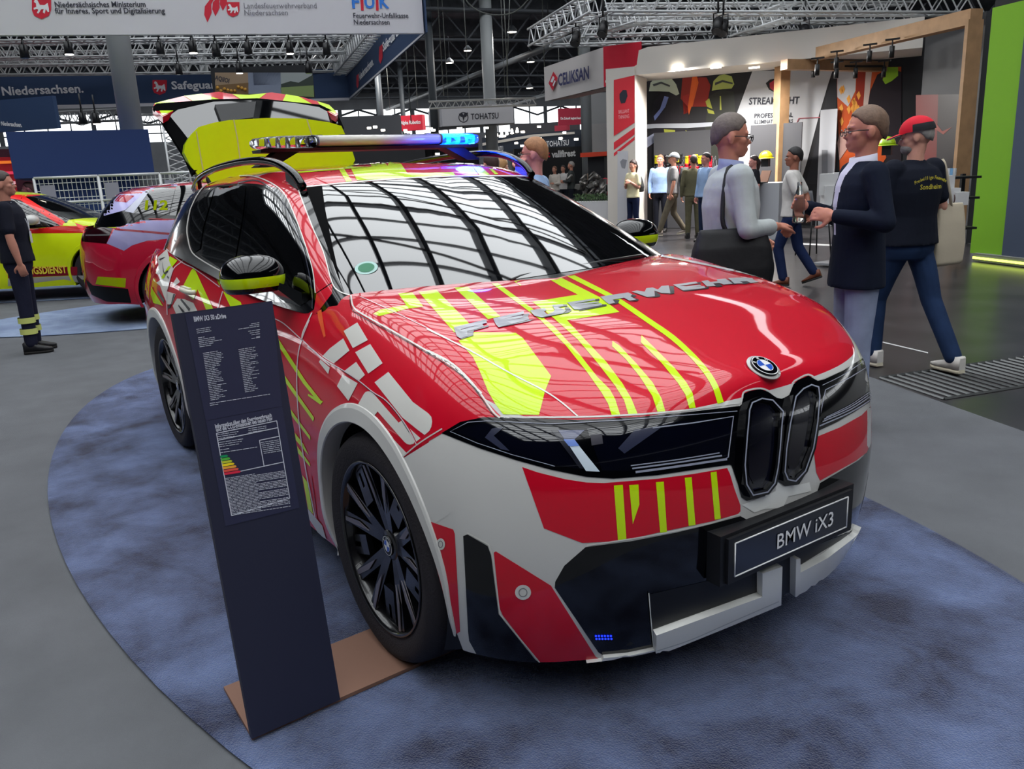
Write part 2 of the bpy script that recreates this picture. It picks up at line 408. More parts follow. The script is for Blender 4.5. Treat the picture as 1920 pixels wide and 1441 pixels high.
for g, dk in ((zA(65,690,430,602,438,640,150,712,140,722,385,655,408,680,300,715,215,735,222,790,140,815,100,790), [zA(215,735,300,715,460,660,455,680,290,725,285,780,150,822,140,815,222,790)]),
              (zA(510,590,850,508,858,540,600,602,830,555,840,580,660,622,900,573,915,603,570,690,540,660,520,620), [zA(858,540,915,530,900,573,840,580,830,560), zA(570,690,915,603,985,590,900,622)])):
    film(B, g, SILV, 4, 6)
    for d_ in dk: film(B, d_, SHG, 3, 6)
for g, dk in ((zA(920,500,1085,475,1110,500,1080,512,1115,545,1180,520,1200,495,1170,440,1290,430,1300,455,1240,465,1330,500,1290,535,1050,578,970,560), [zA(1290,430,1335,430,1345,450,1300,455), zA(1310,465,1355,460,1390,500,1350,525,1050,584,1050,578,1290,535,1330,510)]),
              (zA(1340,410,1650,365,1655,385,1410,425,1690,400,1700,412,1490,440,1720,420,1735,440,1470,490,1420,490,1370,440), [zA(1650,375,1700,365,1705,385,1660,392), zA(1470,490,1735,440,1730,430,1785,430,1780,448,1480,502)]),
              (zB(-90,465,225,418,270,440,250,462,315,498,240,512,180,478,50,500,80,535,10,550,-30,520), [zB(250,440,300,440,320,460,270,468,350,495,330,510,240,520,315,498,255,464), zB(50,500,130,500,110,540,20,557,80,535)]),
              (zB(265,408,325,395,410,410,430,370,500,362,560,385,600,345,680,338,690,375,700,428,600,425,520,398,525,460,440,470,330,430), [zB(525,400,590,440,580,462,440,478,525,460), zB(690,345,740,345,745,425,660,440,700,428)]),
              (zB(730,330,990,295,1010,315,800,345,880,350,1030,330,1050,345,900,362,1080,345,1095,368,840,395,790,365), [zB(990,300,1045,300,1040,320,1010,318), zB(840,395,1095,368,1070,350,1130,355,1135,370,860,402)]),
              (zB(1045,290,1120,280,1150,300,1230,290,1220,270,1320,262,1400,320,1300,330,1250,310,1180,315,1210,345,1110,350,1080,320), [zB(1210,345,1180,318,1250,312,1290,345,1220,354), zB(1325,270,1350,275,1440,310,1440,325,1400,322)]),
              (zB(1345,255,1530,248,1620,258,1650,285,1700,300,1600,310,1560,290,1480,295,1520,315,1420,318,1380,280), [zB(1480,295,1560,292,1590,310,1525,322)])):
    film(B, g, SILV, 4, 6)
    for d_ in dk: film(B, d_, SHA, 3, 6)
line(B, z1(1165,882,1182,950,1250,998,1400,1082,1500,1140,1620,1210,1750,1292,1900,1432), 3, OWH, 2)
line(B, z2(10,652,150,730,270,850,370,990,412,1030), 3.2, OWH, 2)
line(B, z1(1158,890,1172,960,1240,1010,1400,1094,1500,1152,1750,1304,1895,1440), 1.4, BLK, 2)
line(B, z2(0,658,142,738,262,858,360,995,398,1034), 1.6, BLK, 2)
line(B, z2(412,1027,850,1026,1200,1010,1480,984,1700,952)+z3(410,787), 3.2, WHT, 2, n=3)
line(B, z3(410,787,440,765,452,705,500,682,580,672,640,690,700,732,740,740,790,712,822,632,860,602,940,568,1010,606,1050,594,1200,528,1380,410,1416,360,1424,300), 3.2, WHT, 2, n=3)
line(B, zB(600,-2,1000,75,1300,140,1700,230,1920,300)+[(1500,541),(1560,567),(1602,594),(1628,622)], 3.5, WHT, 2, n=3)
# ------------------------------------------------ nose: lamp band and kidneys
HB = 'headlight'
band = z2(85,1115,190,1052,320,1026,440,1028,850,1042,1200,1024,1480,996,1760,962)+z3(440,790,455,712,500,692,580,678,640,700,700,742,740,750,795,722,828,642,862,610,940,578,1010,616,1060,604,1200,540,1385,422,1420,380,1432,320,1450,345,1460,450,1455,640,1438,725,1400,772,1280,850,1150,925,990,1000)
band += z5(1262,100,1232,200,1192,262,1112,272,1062,238,1040,285,1000,328,898,355,868,335,848,260,812,155)+z2(1700,1292,1500,1320,1300,1350,1050,1370,900,1360,700,1320,500,1265,300,1200)
film(HB, band, BLK, 2, 8)
film(HB, z2(160,1105,300,1062,740,1085,870,1320,600,1270,380,1200), DGL, 3)
film(HB, z2(900,1090,1720,1025,1688,1250,1160,1325,985,1325), DGL, 3)
line(HB, z2(720,1300,480,1235,280,1168,137,1106,235,1055,340,1048,700,1066,1100,1045,1742,992), 1.3, LCH, 5, smooth=False)
line(HB, z2(1268,1087,1500,1058,1720,1022,1690,1250,1665,1262), 2.2, LCH, 5, smooth=False)
for q, w_ in ((z2(1145,1297,1400,1264,1642,1225), 2), (z2(1153,1313,1400,1280,1655,1240), 3), (z2(1172,1333,1400,1302,1684,1260), 4.2)): line(HB, q, w_, LCH, 5)
line(HB, z3(1410,490,1250,590,1062,684,1003,958,1045,945), 1.6, LCH, 5, smooth=False)
for q, w_ in ((z3(1065,888,1250,795,1405,690), 1.3), (z3(1050,903,1250,810,1408,706), 2), (z3(1040,920,1250,828,1408,724), 2), (z3(1008,956,1250,850,1425,742), 2.4)): line(HB, q, w_, LCH, 5)
line(HB, z3(1040,650,1200,570,1380,450), 1.2, LCH, 5)
film(HB, z2(780,1155,830,1155,972,1330,895,1327), mat('daytime_lamp', (215, 228, 240), .2, coat=1), 5)
film(HB, z2(738,1100,888,1100,830,1152,775,1152), mat('daytime_lamp_top', (92, 98, 128), .2, coat=1), 5)
film(HB, z2(768,1152,830,1152,858,1188,800,1190), mat('daytime_lamp_tint', (120, 150, 225), .2, coat=1), 6)
film(HB, z2(700,1100,735,1100,885,1315,860,1312), mat('lamp_bezel', (30, 32, 44), .25, coat=1), 5)
film(HB, z2(920,1128,984,1120,990,1175,926,1185), mat('lamp_sensor', (58, 56, 66), .3), 5)
film(HB, z2(370,1090,440,1080,380,1130,470,1215,420,1205,330,1140), mat('lamp_reflector', (46, 50, 72), .25, coat=1), 5)
film(HB, z2(1170,1095,1330,1075,1110,1230,1075,1200), mat('lamp_reflector', (46, 50, 72), .25, coat=1), 4)
KL = smoothpts([(1397,770),(1402,757),(1420,749),(1440,752),(1459,772),(1456,800),(1453,840),(1449,875),(1443,903),(1430,919),(1403,925),(1391,905),(1388,870),(1392,820)], 1, True)
KR = smoothpts([(1483,745),(1497,731),(1512,724),(1525,728),(1527,745),(1523,790),(1515,838),(1500,880),(1482,899),(1468,896),(1462,882),(1465,840),(1472,795)], 1, True)
ring(HB, KL, 2.4, LCH, 21); ring(HB, KR, 2.4, LCH, 21)
def inset(P, k):
    cx = sum(p[0] for p in P)/len(P); cy = sum(p[1] for p in P)/len(P); return [(cx+(x-cx)*k, cy+(y-cy)*(1-(1-k)*.6)) for x, y in P]
for P in (KL, KR):
    ring(HB, P, 10, BLK, 20, solid=True)
    film(HB, inset(P, .86), mat('kidney_surround', (16, 17, 30), .12, coat=1), 5)
    film(HB, inset(P, .66), mat('kidney_core', (5, 6, 20), .2, coat=1), 7)
    ring(HB, inset(P, .86), 1.2, mat('kidney_edge', (40, 42, 66), .2, coat=1), 6)
# ------------------------------------------------ front bumper
F_ = 'front_bumper'
film(F_, [(979,875),(1008,885),(1060,898),(1100,904),(1133,905),(1233,897),(1300,888),(1363,877),(1368,887),(1377,917),(1388,947),(1388,958),(1383,963),(1333,977),(1233,998),(1167,1013),(1100,1017),(1091,1017),(1020,990)], RED, 1)
for p in (z5(152,268,202,265,222,572,175,576), z5(238,266,290,263,295,375,258,485), z5(388,250,432,247,450,530,412,534), z5(550,225,588,222,610,490,572,496), z5(695,195,728,190,752,455,718,460)):
    film(F_, p, YEL, 2)
film(F_, z3(988,1040,1180,962,1340,872,1430,782,1452,700,1490,830,1520,960,1515,1000,1470,1080,1300,1212,1030,1362,1000,1300,983,1150), RED, 1)
film(F_, [(1098,1025),(1183,1014),(1267,998),(1333,982),(1388,967),(1407,977),(1530,927),(1537,905),(1610,862),(1650,828),(1662,805),(1662,860),(1655,935),(1648,990),(1600,1012),(1590,1000),(1490,1062),(1480,1112),(1455,1120),(1240,1204),(1223,1212),(1177,1222),(1130,1227),(1122,1222),(1040,1101),(1041,1090),(1058,1060)], BLK, 1)
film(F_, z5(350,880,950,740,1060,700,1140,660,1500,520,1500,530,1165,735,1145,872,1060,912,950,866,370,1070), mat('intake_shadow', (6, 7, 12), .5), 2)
WL = mat('white_lip', (236, 236, 232), .3, coat=.7)
film(F_, z5(372,1078,955,868,955,742,1066,704,1062,915,800,1022,480,1150,440,1165,412,1212,372,1178), WL, 26, solid=True)
film(F_, z5(90,1219,235,1206,372,1176,412,1212,395,1226,200,1258,0,1290,0,1262,72,1255), WL, 14, solid=True)
film(F_, z5(1142,664,1166,660,1168,735,1320,655,1500,520,1586,576,1625,540,1640,545,1600,618,1548,624,1400,722,1140,876), WL, 26, solid=True)
line(F_, z5(345,868,362,1070,372,1176), 2, OWH, 6)
line(F_, z5(376,1160,560,1100,800,996,1046,892), 1.6, mat('lip_edge', (190, 192, 192), .3, coat=.7), 28)
film(F_, z5(870,378,1060,300,1062,240,1100,275,1200,262,1250,250,1262,300,1130,330,1100,395,1000,400,940,420,900,395), WL, 2)
film(F_, [(926,1035),(930,1033),(1033,1097),(1125,1243),(1015,1246),(943,1153),(937,1140)], RED, 1, mirror=True)
film(F_, [(1098,1025),(1183,1014),(1267,998),(1300,990),(1300,1130),(1223,1212),(1177,1222),(1130,1227),(1122,1222),(1040,1101),(1041,1090),(1058,1060)], BLK, .6, mirror=True)
film(F_, [(869,1004),(877,1001),(915,1023),(921,1040),(935,1150),(1014,1248),(1000,1262),(905,1245),(880,1200),(878,1180)], BLK, 2, mirror=True)
film(F_, [(795,973),(850,992),(853,1000),(863,1183),(853,1190),(813,1043)], RED, 1)
line(F_, [(877,998),(917,1020),(924,1040),(938,1150),(1012,1240)], 2.2, OWH, 3, smooth=False)
line(F_, [(1100,1021),(1183,1009),(1267,994),(1333,979),(1386,963)], 2.5, OWH, 3)
def circ(x, y, rx, ry, n=20): return [(x+rx*math.cos(2*PI*i/n), y+ry*math.sin(2*PI*i/n)) for i in range(n)]
for x, y, rx, ry in ((827.5,1019,8,11), (981,1109,15,14)):
    film(F_, circ(x, y, rx, ry), OWH, 3, 30); ring(F_, circ(x, y, rx*.5, ry*.55), 1.4, SHG, 4)
for k in range(12): film(F_, circ(1117+(k//2)*5.6+(k%2), 1190.5+(k%2)*5.5, 2.0, 1.7, 8), mat('blue_flasher_diodes', (30, 60, 255), .3, emit=(20, 40, 255), es=2.5), 3)
film(F_, [(760,690),(800,652),(867,703),(907,747),(940,781),(880,789),(838,807),(790,835),(747,864),(735,790)], RED, 1)
# ------------------------------------------------ front fender (right side)
R_ = 'front_fender'
film(R_, [(746,865),(838,808),(860,830),(850,960),(800,990),(770,920)], WHT, .6)
for p in (zF(283,157,415,75,517,245,373,322), zF(78,400,150,325,280,228,340,345,190,468), zF(45,455,60,430,150,510,135,572), zF(395,362,540,283,660,468,522,567),
          zF(292,540,405,455,490,580,435,630), zF(275,575,420,660,330,830,220,688),
          zF(582,652,715,552,820,680,950,840,1100,950,1130,985,1138,1030,1130,1080,1110,1120,1065,1158,1000,1110,850,990,700,800),
          zF(398,912,475,770,495,745,520,737,545,740,565,752,815,1040,850,1015,920,1110,960,1190,967,1225,960,1242,925,1252,895,1245,870,1225,612,932,583,970,700,1130,890,1330,815,1390,700,1220,560,1050,430,940),
          zF(925,1100,1025,1190,985,1222)):
    film(R_, p, OWH, 2)
line(R_, zF(-60,305,0,345,100,430,290,540,440,640,570,745,700,830,830,980,930,1130,990,1250), 1.8, PNK, 4)
line(R_, zF(-60,312,0,352,100,438,290,549,440,650,570,755,700,842,825,990,920,1135), 1.0, SHA, 3)
line(R_, zF(810,1408,900,1330,990,1255,1100,1180,1235,1098), 2.4, WHT, 3)
film(R_, zF(-60,760,85,835,60,865,-60,780), YEL, 2)
K_ = 'side_panel'
for p in (zS(8,120,190,400,300,540,285,555,175,420,20,185), zS(52,365,245,640,240,668,60,415), zS(90,585,220,765,220,790,98,630), zS(118,740,175,815,210,890,125,790),
          zS(133,828,215,940,220,965,140,875), zS(168,1020,200,1065,238,1275,205,1240)):
    film(R_, p, YEL, 2)
line(R_, zS(215,0,165,125,138,250,133,450,150,700,190,980,255,1310), 1.8, PNK, 3)
line(K_, z1(720,1005,790,1040,890,1130), 1.8, PNK, 3); line(R_, zS(170,130,260,220,350,300), 1.8, PNK, 3)
line(R_, zS(225,1030,262,1310), 2.2, RED, 3)
film(R_, zS(205,1240,300,1350,325,1440,280,1410,215,1310), WHT, 3)
line(R_, z1(1060,812,1000,840,968,880,955,960,900,1080,890,1130), 2.2, OWH, 3)
film(R_, z1(975,895,1000,960,1025,1110,1015,1120,985,1020,970,930), mat('orange_film', (232, 92, 40), .35, coat=.6), 3)
# ------------------------------------------------ doors and rear quarter (right side)
for p in (zD(855,462,1015,530,1000,600,950,690), zD(1000,765,1240,910,1255,955,1110,990), zD(570,480,600,450,635,500,870,1005,870,1080,800,1080,655,735,600,880,510,800,460,690)):
    film(K_, p, YEL, 2)
Q_ = 'rear_quarter'
for p in (zD(375,100,362,270,285,230), zD(270,345,280,290,385,350,310,440)): film(Q_, p, YEL, 3)
for p in (zD(240,195,110,310,130,420,60,580,60,620,240,760,330,470,270,300), zD(375,572,420,635,340,700,322,660), zD(150,690,245,765,360,800,310,940,250,940,200,830), zD(380,860,480,870,600,920,660,1040,370,1080,320,960)):
    film(Q_, p, OWH, 2)
for p in (zD(120,480,165,560,172,600,150,605,112,520), zD(178,350,205,510,255,480,262,505,215,545,190,500), zD(250,550,272,580,262,600,245,570), zD(440,860,560,1000,545,1035,425,880), zD(400,940,490,1045,455,1050,398,965), zD(330,800,355,800,290,980,255,1000,255,960,300,930), zD(130,330,220,300,200,320,150,350), zD(120,740,210,880,200,920,115,800)):
    film(Q_, p, SHA, 3)
for p in (zD(30,700,110,830,190,960,130,940,60,920,25,800), zD(150,600,260,430,300,420,200,590)): film(Q_, p, YEL, 3)
line(Q_, zD(235,195,440,370,600,450), 1.6, PNK, 4); line(K_, zD(600,450,770,570,960,710), 1.6, PNK, 4)
line(Q_, zD(570,260,440,370,330,470,260,700,240,800,250,1080), 1.6, PNK, 4); line(K_, zD(1000,765,930,1000), 1.6, PNK, 4, smooth=False)
# ------------------------------------------------ roof, pillars and glass
T_ = 'roof'
for p in (zR(45,178,400,150,520,120,600,90,650,75,720,75,780,130,520,150,400,160,50,190), zR(400,158,440,155,500,250,455,255), zR(495,155,780,130,800,78,850,80,890,120,935,190,930,220,540,245),
          zR(935,190,1290,180,1310,205,930,222), zR(1230,95,1380,100,1490,120,1580,200,1500,205,1440,130,1250,125), zR(1570,150,1600,155,1645,195,1620,198)):
    film(T_, p, YEL, 2, 5)
line(T_, zR(125,298,500,261,930,228,1400,212,1900,212), 2.2, OWH, 4)
C_ = 'cabin_frame'
band2 = z1(350,250,430,208,560,180,690,178,770,205,820,240,870,300,905,390,955,520,1010,640,1055,810,970,868,950,740,905,590,850,440,800,330,745,270,640,220,540,212,440,225,350,265)
film(C_, band2, RED, 2)
film(C_, z1(350,250,430,208,500,190,600,178,600,214,540,212,440,225,350,265), mat('amber_film', (235, 150, 10), .35, coat=.6), 3)
line(C_, z1(262,400,300,320,350,262,440,224,540,211,640,219,745,268,802,330,852,440,907,590,952,740,968,868), 2.0, OWH, 4)
line(C_, z1(870,292,907,390,958,520,1012,640,1060,808,1100,860,1165,884), 2.2, OWH, 4)
line(C_, z1(262,400,245,500,252,570,275,640,340,690,450,752), 2.4, OWH, 4)
WSC = z1(912,278,1050,262,1300,240,1500,226,1900,208)+[(992,332),(1010,338),(1073,380),(1140,420),(1205,465),(1222,478),(1208,484),(1100,504),(1013,517),(917,531),(800,546),(658,556),(648,551),(632,520)]+z1(1040,640,985,480)
film('windscreen', WSC, GLS, 2, 10)
film('windscreen', z1(912,278,1002,268,1020,400,1060,600,1105,800,1130,868,1085,760,985,480), FRT, 4, 10)
gl1 = z1(610,262,700,300,760,370,830,500,890,680,935,860,935,900,900,930,560,905,520,900,540,700,570,480,595,300)
gl2 = z1(415,270,575,268,560,420,520,650,490,760,440,735,330,660,345,520,380,360)
gl3 = z1(350,310,398,280,370,380,335,500,318,620,285,640,258,560,262,470,300,380)
for g in (gl1, gl2, gl3): film('side_window', g, GLS, 3, 8)
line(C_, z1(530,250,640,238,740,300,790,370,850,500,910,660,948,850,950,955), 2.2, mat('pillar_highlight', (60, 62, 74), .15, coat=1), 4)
film(C_, z1(1058,870,1062,812,970,872,958,960,900,1000,960,1000), RED, 1)
i8 = 7*SU; j6 = 6*SV; iA = 11*SU
panel('bonnet', LB[:iA+1, j6:], RED, 'both')
panel('front_bumper', LB[:i8+1, :j6+1], WHT, 'both', arch)
SIDE = (('front_fender', LB[i8:iA+1, :j6+1]), ('side_panel', LB[iA:15*SU+1, :j6+1]), ('rear_quarter', LB[15*SU:18*SU+1, :j6+1]))
for base, A in SIDE: panel(base, A, RED, 'no', arch)
for base, A in SIDE: panel(base, A, RED, 'left', arch)
panel('rear_bumper', LB[18*SU:, :j6+1], RED, 'both')
panel('roof', GH[:, 3*6:], RED, 'both')
panel('cabin_frame', GH[:, :3*6+1], BLK, 'both')
# floor pan closes the form from below
fp = MB(); fp.prism([(x, y, .24) for x, y in [(.75,-.5),(.75,.5),(.4,.8),(-3.6,.8),(-3.6,-.8),(.4,-.8)]], (0,0,1), .03); fp.build('floor_pan', MBK, car)

filmpart('headlight'); filmpart('windscreen'); filmpart('side_window')
# ================================================================= wheels, arches and fittings of the SUV
TYR = mat('tyre_rubber', (42, 39, 43), .75, bump=.3, bscale=150, spec=.3)
RIM = mat('black_rim', (10, 10, 14), .25, coat=.6)
RIS = mat('machined_rim_face', (150, 142, 142), .3, metal=.8)
ROB = mat('roundel_blue', (10, 80, 190), .3, coat=.8); ROW = mat('roundel_white', (235, 235, 235), .3, coat=.8)
def disc(m, c, r, n, up, th, a0=0, a1=2*PI, r0=0, seg=28):
    """flat sector facing n"""
    n = Vector(n).normalized(); u = Vector(up); u = (u-n*u.dot(n)).normalized(); v = n.cross(u); c = Vector(c)+n*th
    k = max(3, int(seg*(a1-a0)/(2*PI)))
    A = [m.bm.verts.new(c+(u*math.cos(a0+(a1-a0)*i/k)+v*math.sin(a0+(a1-a0)*i/k))*r) for i in range(k+1)]
    if r0:
        Bv = [m.bm.verts.new(c+(u*math.cos(a0+(a1-a0)*i/k)+v*math.sin(a0+(a1-a0)*i/k))*r0) for i in range(k+1)]
        for i in range(k): m._f([A[i], A[i+1], Bv[i+1], Bv[i]])
    else:
        o = m.bm.verts.new(c)
        for i in range(k): m._f([o, A[i], A[i+1]])
def roundel(name, c, r, n, up, parent):
    m = MB(); n = Vector(n).normalized()
    m.mi = 0; m.seg(Vector(c)-n*.004, Vector(c)+n*.004, r, 32)
    m.mi = 1; disc(m, c, r*.97, n, up, .0046)
    m.mi = 0; disc(m, c, r*.90, n, up, .0050)
    m.mi = 1; disc(m, c, r*.60, n, up, .0054)
    m.mi = 2; disc(m, c, r*.56, n, up, .0058, 0, PI/2); disc(m, c, r*.56, n, up, .0058, PI, 1.5*PI)
    m.mi = 1; u = Vector(up); u = (u-n*u.dot(n)).normalized(); v = u.cross(n)
    for ch, a in (('B', 50), ('M', 0), ('W', -50)):
        a = R(a); uu = u*math.cos(a)-v*math.sin(a); vv = v*math.cos(a)+u*math.sin(a)
        m.text(ch, Vector(c)+uu*r*.66-vv*r*.11, vv, uu, r*.3, .0056, bold=.01)
    return m.build(name, [BLK, ROW, ROB], parent, fixn=False)
def wheel(loc, left=False, car=car):
    s = 1 if left else -1
    t = MB(); prof = [(.290,-.112),(.300,-.122),(.325,-.128),(.350,-.127),(.368,-.118),(.379,-.100),(.383,-.085),(.3845,-.06),(.378,-.058),(.378,-.050),(.385,-.048),(.385,-.006),(.378,-.004),(.378,.004),(.385,.006),(.385,.048),(.378,.050),(.378,.058),(.3845,.06),(.383,.085),(.379,.1),(.368,.118),(.345,.128),(.290,.112)]
    t.lathe([(r, -y*s*-1) for r, y in prof], ax='Y', n=72)
    T = t.build('tyre', TYR, car, loc=loc)
    r = MB(); f = -s                         # outer face sign: right wheel outer face is -y
    o = -1 if not left else 1
    r.lathe([(.291,o*.112),(.293,o*.118),(.286,o*.119),(.280,o*.108),(.272,o*.09),(.268,-o*.10)], ax='Y', n=72)
    for k in range(5):
        for da in (-.17, .17):
            a = 2*PI*k/5+PI/2+da*.6; a2 = 2*PI*k/5+PI/2+da*1.35
            p0 = Vector((math.cos(a)*.05, 0, math.sin(a)*.05)); p1 = Vector((math.cos(a2)*.275, 0, math.sin(a2)*.275)); d = (p1-p0).normalized(); q = Vector((-d.z, 0, d.x))
            r.mi = 0; r.loft([[p0+q*.022+Vector((0,o*.070,0)), p0-q*.022+Vector((0,o*.070,0)), p0-q*.018+Vector((0,o*.04,0)), p0+q*.018+Vector((0,o*.04,0))],
                              [p1+q*.020+Vector((0,o*.104,0)), p1-q*.020+Vector((0,o*.104,0)), p1-q*.018+Vector((0,o*.07,0)), p1+q*.018+Vector((0,o*.07,0))]], sm=False)
            r.mi = 1; sg = 1 if da > 0 else -1; pm = p0.lerp(p1, .35); 
            r.prism([pm+q*sg*.004+Vector((0,o*.085,0)), p1+q*sg*.018+Vector((0,o*.1055,0)), p1+q*sg*.002+Vector((0,o*.1055,0)), p0.lerp(p1,.62)-q*sg*.010+Vector((0,o*.0945,0))], (0,o,0), .002)
        a = 2*PI*k/5+PI/2+PI/5; r.mi = 1
        c = Vector((math.cos(a)*.235, o*.088, math.sin(a)*.235)); r.box(c, (.05, .004, .018), Matrix.Rotation(-a, 3, 'Y'))
        r.mi = 0; r.box(Vector((math.cos(a)*.21, o*.080, math.sin(a)*.21)), (.12, .02, .07), Matrix.Rotation(-a, 3, 'Y'))
    r.mi = 0; r.lathe([(.0005,o*.075),(.045,o*.075),(.058,o*.066),(.06,0)], ax='Y', n=32)
    r.mi = 2; r.lathe([(.0005,o*.02),(.19,o*.02),(.19,-o*.02),(.0005,-o*.02)], ax='Y', n=40)
    rm = r.build('rim', [RIM, RIS, mat('brake_disc', (40, 38, 42), .4, metal=.7)], T)
    roundel('hub_cap', (0, o*.0775, 0), .034, (0, o, 0), (0, 0, 1), rm)
    return T
wheel((0, -.797, .3865)); wheel((-2.897, -.80, .3865)); wheel((0, .797, .3865), True); wheel((-2.897, .80, .3865), True)
LOWB = CLAY['low'][0]
def side_y(x, z):
    h = LOWB.ray_cast(Vector((x, -2, z)), Vector((0, 1, 0))); 
    if h[0] is not None and h[0].y < -.6: return h[0].y
    return None
FLM = mat('arch_cladding', (204, 203, 200), .42, coat=.3)
def arches(car, FLM):
    for ax, nm in ((0.0, 'f'), (-2.897, 'r')):
        for s in (1, -1):
            m = MB(); n = 96; rows = []
            for i in range(n+1):
                a = R(-24)+R(228)*i/n; row = []
                wd = .014+.046*min(1, max(0, math.sin(a)*1.15 if math.cos(a) > 0 else .6+.4*math.sin(a)))
                for r_, off in ((.425, -.06), (.425, .003), (.429, .007), (.427+wd*.75, .008), (.427+wd*.95, .005), (.427+wd, -.004)):
                    x = ax+math.cos(a)*r_; z = max(.20, .385+math.sin(a)*r_); y = side_y(x, z)
                    if y is None: y = side_y(ax+math.cos(a)*(r_+.0), max(z, .24)) or -.90
                    if y > -.86: y = -.86 if z < .4 else y
                    row.append(Vector((x, s*(y-off), z)))
                rows.append(row)
            m.loft(rows, closed=False, cap=False, sm=False); m.build('wheel_arch_trim', FLM, car)
            # liner
            m = MB(); m.loft([[Vector((ax+math.cos(R(-25)+R(230)*i/40)*rr, s*y, max(.2, .385+math.sin(R(-25)+R(230)*i/40)*rr))) for i in range(41)] for rr, y in ((.428, .90), (.45, .86), (.46, .55), (.05, .55))], closed=False, cap=False)
            m.build('wheel_arch_liner', MBK, car, fixn=False)
arches(car, FLM)
# door mirror
def mirror_(s):
    m = MB(); c = Vector((-.81, -.965, 1.215)); n = 28; mz = 14; rings = []
    for j in range(mz+1):
        t = j/mz; z = -.055+.135*t                       # bottom to crown
        if z < 0: k = .86+.14*(1-(z/-.055)**2)
        else: k = math.sqrt(max(0, 1-(z/.081)**2))**.75
        rings.append((z, max(.02, k)))
    L = []
    for z, k in rings:
        L.append([m.bm.verts.new(Vector((c.x+math.copysign(abs(math.cos(2*PI*i/n))**.8, math.cos(2*PI*i/n))*.095*k-.02*(1-k), (c.y+math.copysign(abs(math.sin(2*PI*i/n))**.8, math.sin(2*PI*i/n))*.118*k)*s, c.z+z))) for i in range(n)])
    for j in range(mz):
        zc = (rings[j][0]+rings[j+1][0])/2; m.mi = 1 if -.036 < zc < .004 else 0
        for i in range(n): m._f([L[j][i], L[j][(i+1)%n], L[j+1][(i+1)%n], L[j+1][i]], True)
    m.mi = 0; m._f(L[0][::-1]); m._f(L[-1])
    m.loft([[Vector((x, y*s, z)) for x, y, z in r] for r in ([(-.86,-.90,1.165),(-.74,-.90,1.165),(-.74,-.90,1.195),(-.86,-.90,1.195)], [(-.88,-.83,1.09),(-.68,-.83,1.09),(-.68,-.83,1.15),(-.88,-.83,1.15)])], sm=False)
    m.build('door_mirror', [BLK, YEL], car)
mirror_(1); mirror_(-1)
for s in (1, -1):
    pts = smoothpts([(-3.15,-.56,1.54),(-2.85,-.60,1.595),(-2.45,-.625,1.635),(-2.0,-.63,1.655),(-1.65,-.625,1.655),(-1.42,-.615,1.635),(-1.25,-.605,1.585),(-1.17,-.60,1.53)], 5)
    m = MB(); m.tube([(x, y*s, z) for x, y, z in pts], .019, 10); 
    m.loft([[Vector((x, (y-.012)*s, z)), Vector((x, (y+.012)*s, z)), Vector((x, (y+.012)*s, z-.07)), Vector((x, (y-.012)*s, z-.07))] for x, y, z in pts[:6]], sm=False)
    m.loft([[Vector((x, (y-.012)*s, z)), Vector((x, (y+.012)*s, z)), Vector((x, (y+.012)*s, z-.05)), Vector((x, (y-.012)*s, z-.05))] for x, y, z in pts[-8:]], sm=False)
    m.build('roof_rail', BLK, car)
# light bar
lb = MB(); LX, LZ = -1.73, 1.735
def barring(y, wx, h, n=16): return [Vector((LX+wx*math.copysign(abs(math.cos(2*PI*i/n))**.6, math.cos(2*PI*i/n)), y, LZ+h*math.copysign(abs(math.sin(2*PI*i/n))**.6, math.sin(2*PI*i/n)))) for i in range(n)]
lb.mi = 0; lb.loft([barring(y, .135, .030) for y in (-.34, .34)])
lb.mi = 1; lb.loft([[v+Vector((0,0,.0)) for v in barring(y, .137, .033)] for y in (-.345, -.335)]); lb.loft([barring(y, .137, .033) for y in (.335, .345)])
for k in range(6): y = -.30+k*.12; lb.mi = 2; lb.box((LX+.05, y, LZ+.031), (.018, .03, .003))
bar = lb.build('light_bar', [mat('light_bar_cover', (196, 190, 182), .25, coat=.8), mat('light_bar_edge', (60, 60, 66), .3), CHR], car)
bb = MB(); bb.loft([[Vector((LX+dx, y, LZ-.030+dz)) for dx, dz in ((-w_, 0), (w_, 0), (w_*.9, -.014), (-w_*.9, -.014))] for y, w_ in ((-.60, .07), (-.5, .125), (.5, .125), (.60, .07))], sm=False)
bb.build('base_plate', MBK, bar)
LENS = mat('clear_lens', (235, 238, 240), .02, trans=1, ior=1.2); BLL = mat('blue_lens', (20, 60, 255), .05, trans=.6, emit=(10, 40, 255), es=1.2)
for s, mt in ((-1, LENS), (1, BLL)):
    m = MB(); m.loft([barring(y*s, w_, h) for y, w_, h in ((.346, .135, .031), (.48, .132, .031), (.55, .11, .029), (.60, .075, .024), (.62, .03, .012))]); m.build('end_lens', mt, bar)
    m = MB()
    for k in range(5):
        for q in (-1, 1): m.seg((LX+q*.045, (.37+k*.045)*s, LZ-.02), (LX+q*.075, (.385+k*.045)*s, LZ+.02), .016, 8, .004)
    m.box((LX, .46*s, LZ-.022), (.16, .22, .008))
    m.build('reflector', CHR if s < 0 else mat('blue_flash', (60, 150, 255), .3, emit=(30, 150, 255), es=14), bar)
for s in (1, -1):
    m = MB(); m.mi = 0; m.loft([[Vector((LX+dx, y*s, z)) for dx in (-.05, .05)]+[Vector((LX+dx, y2*s, z2)) for dx in (.05, -.05)] for y, z, y2, z2 in ((.50, LZ-.03, .38, LZ-.03), (.62, 1.625, .54, 1.625))], sm=False); m.build('light_bar_foot', MBK, bar)
bl = bpy.data.lights.new('blue_flasher', 'POINT'); bl.color = (.02, .06, 1); bl.energy = 7; bl.shadow_soft_size = .08
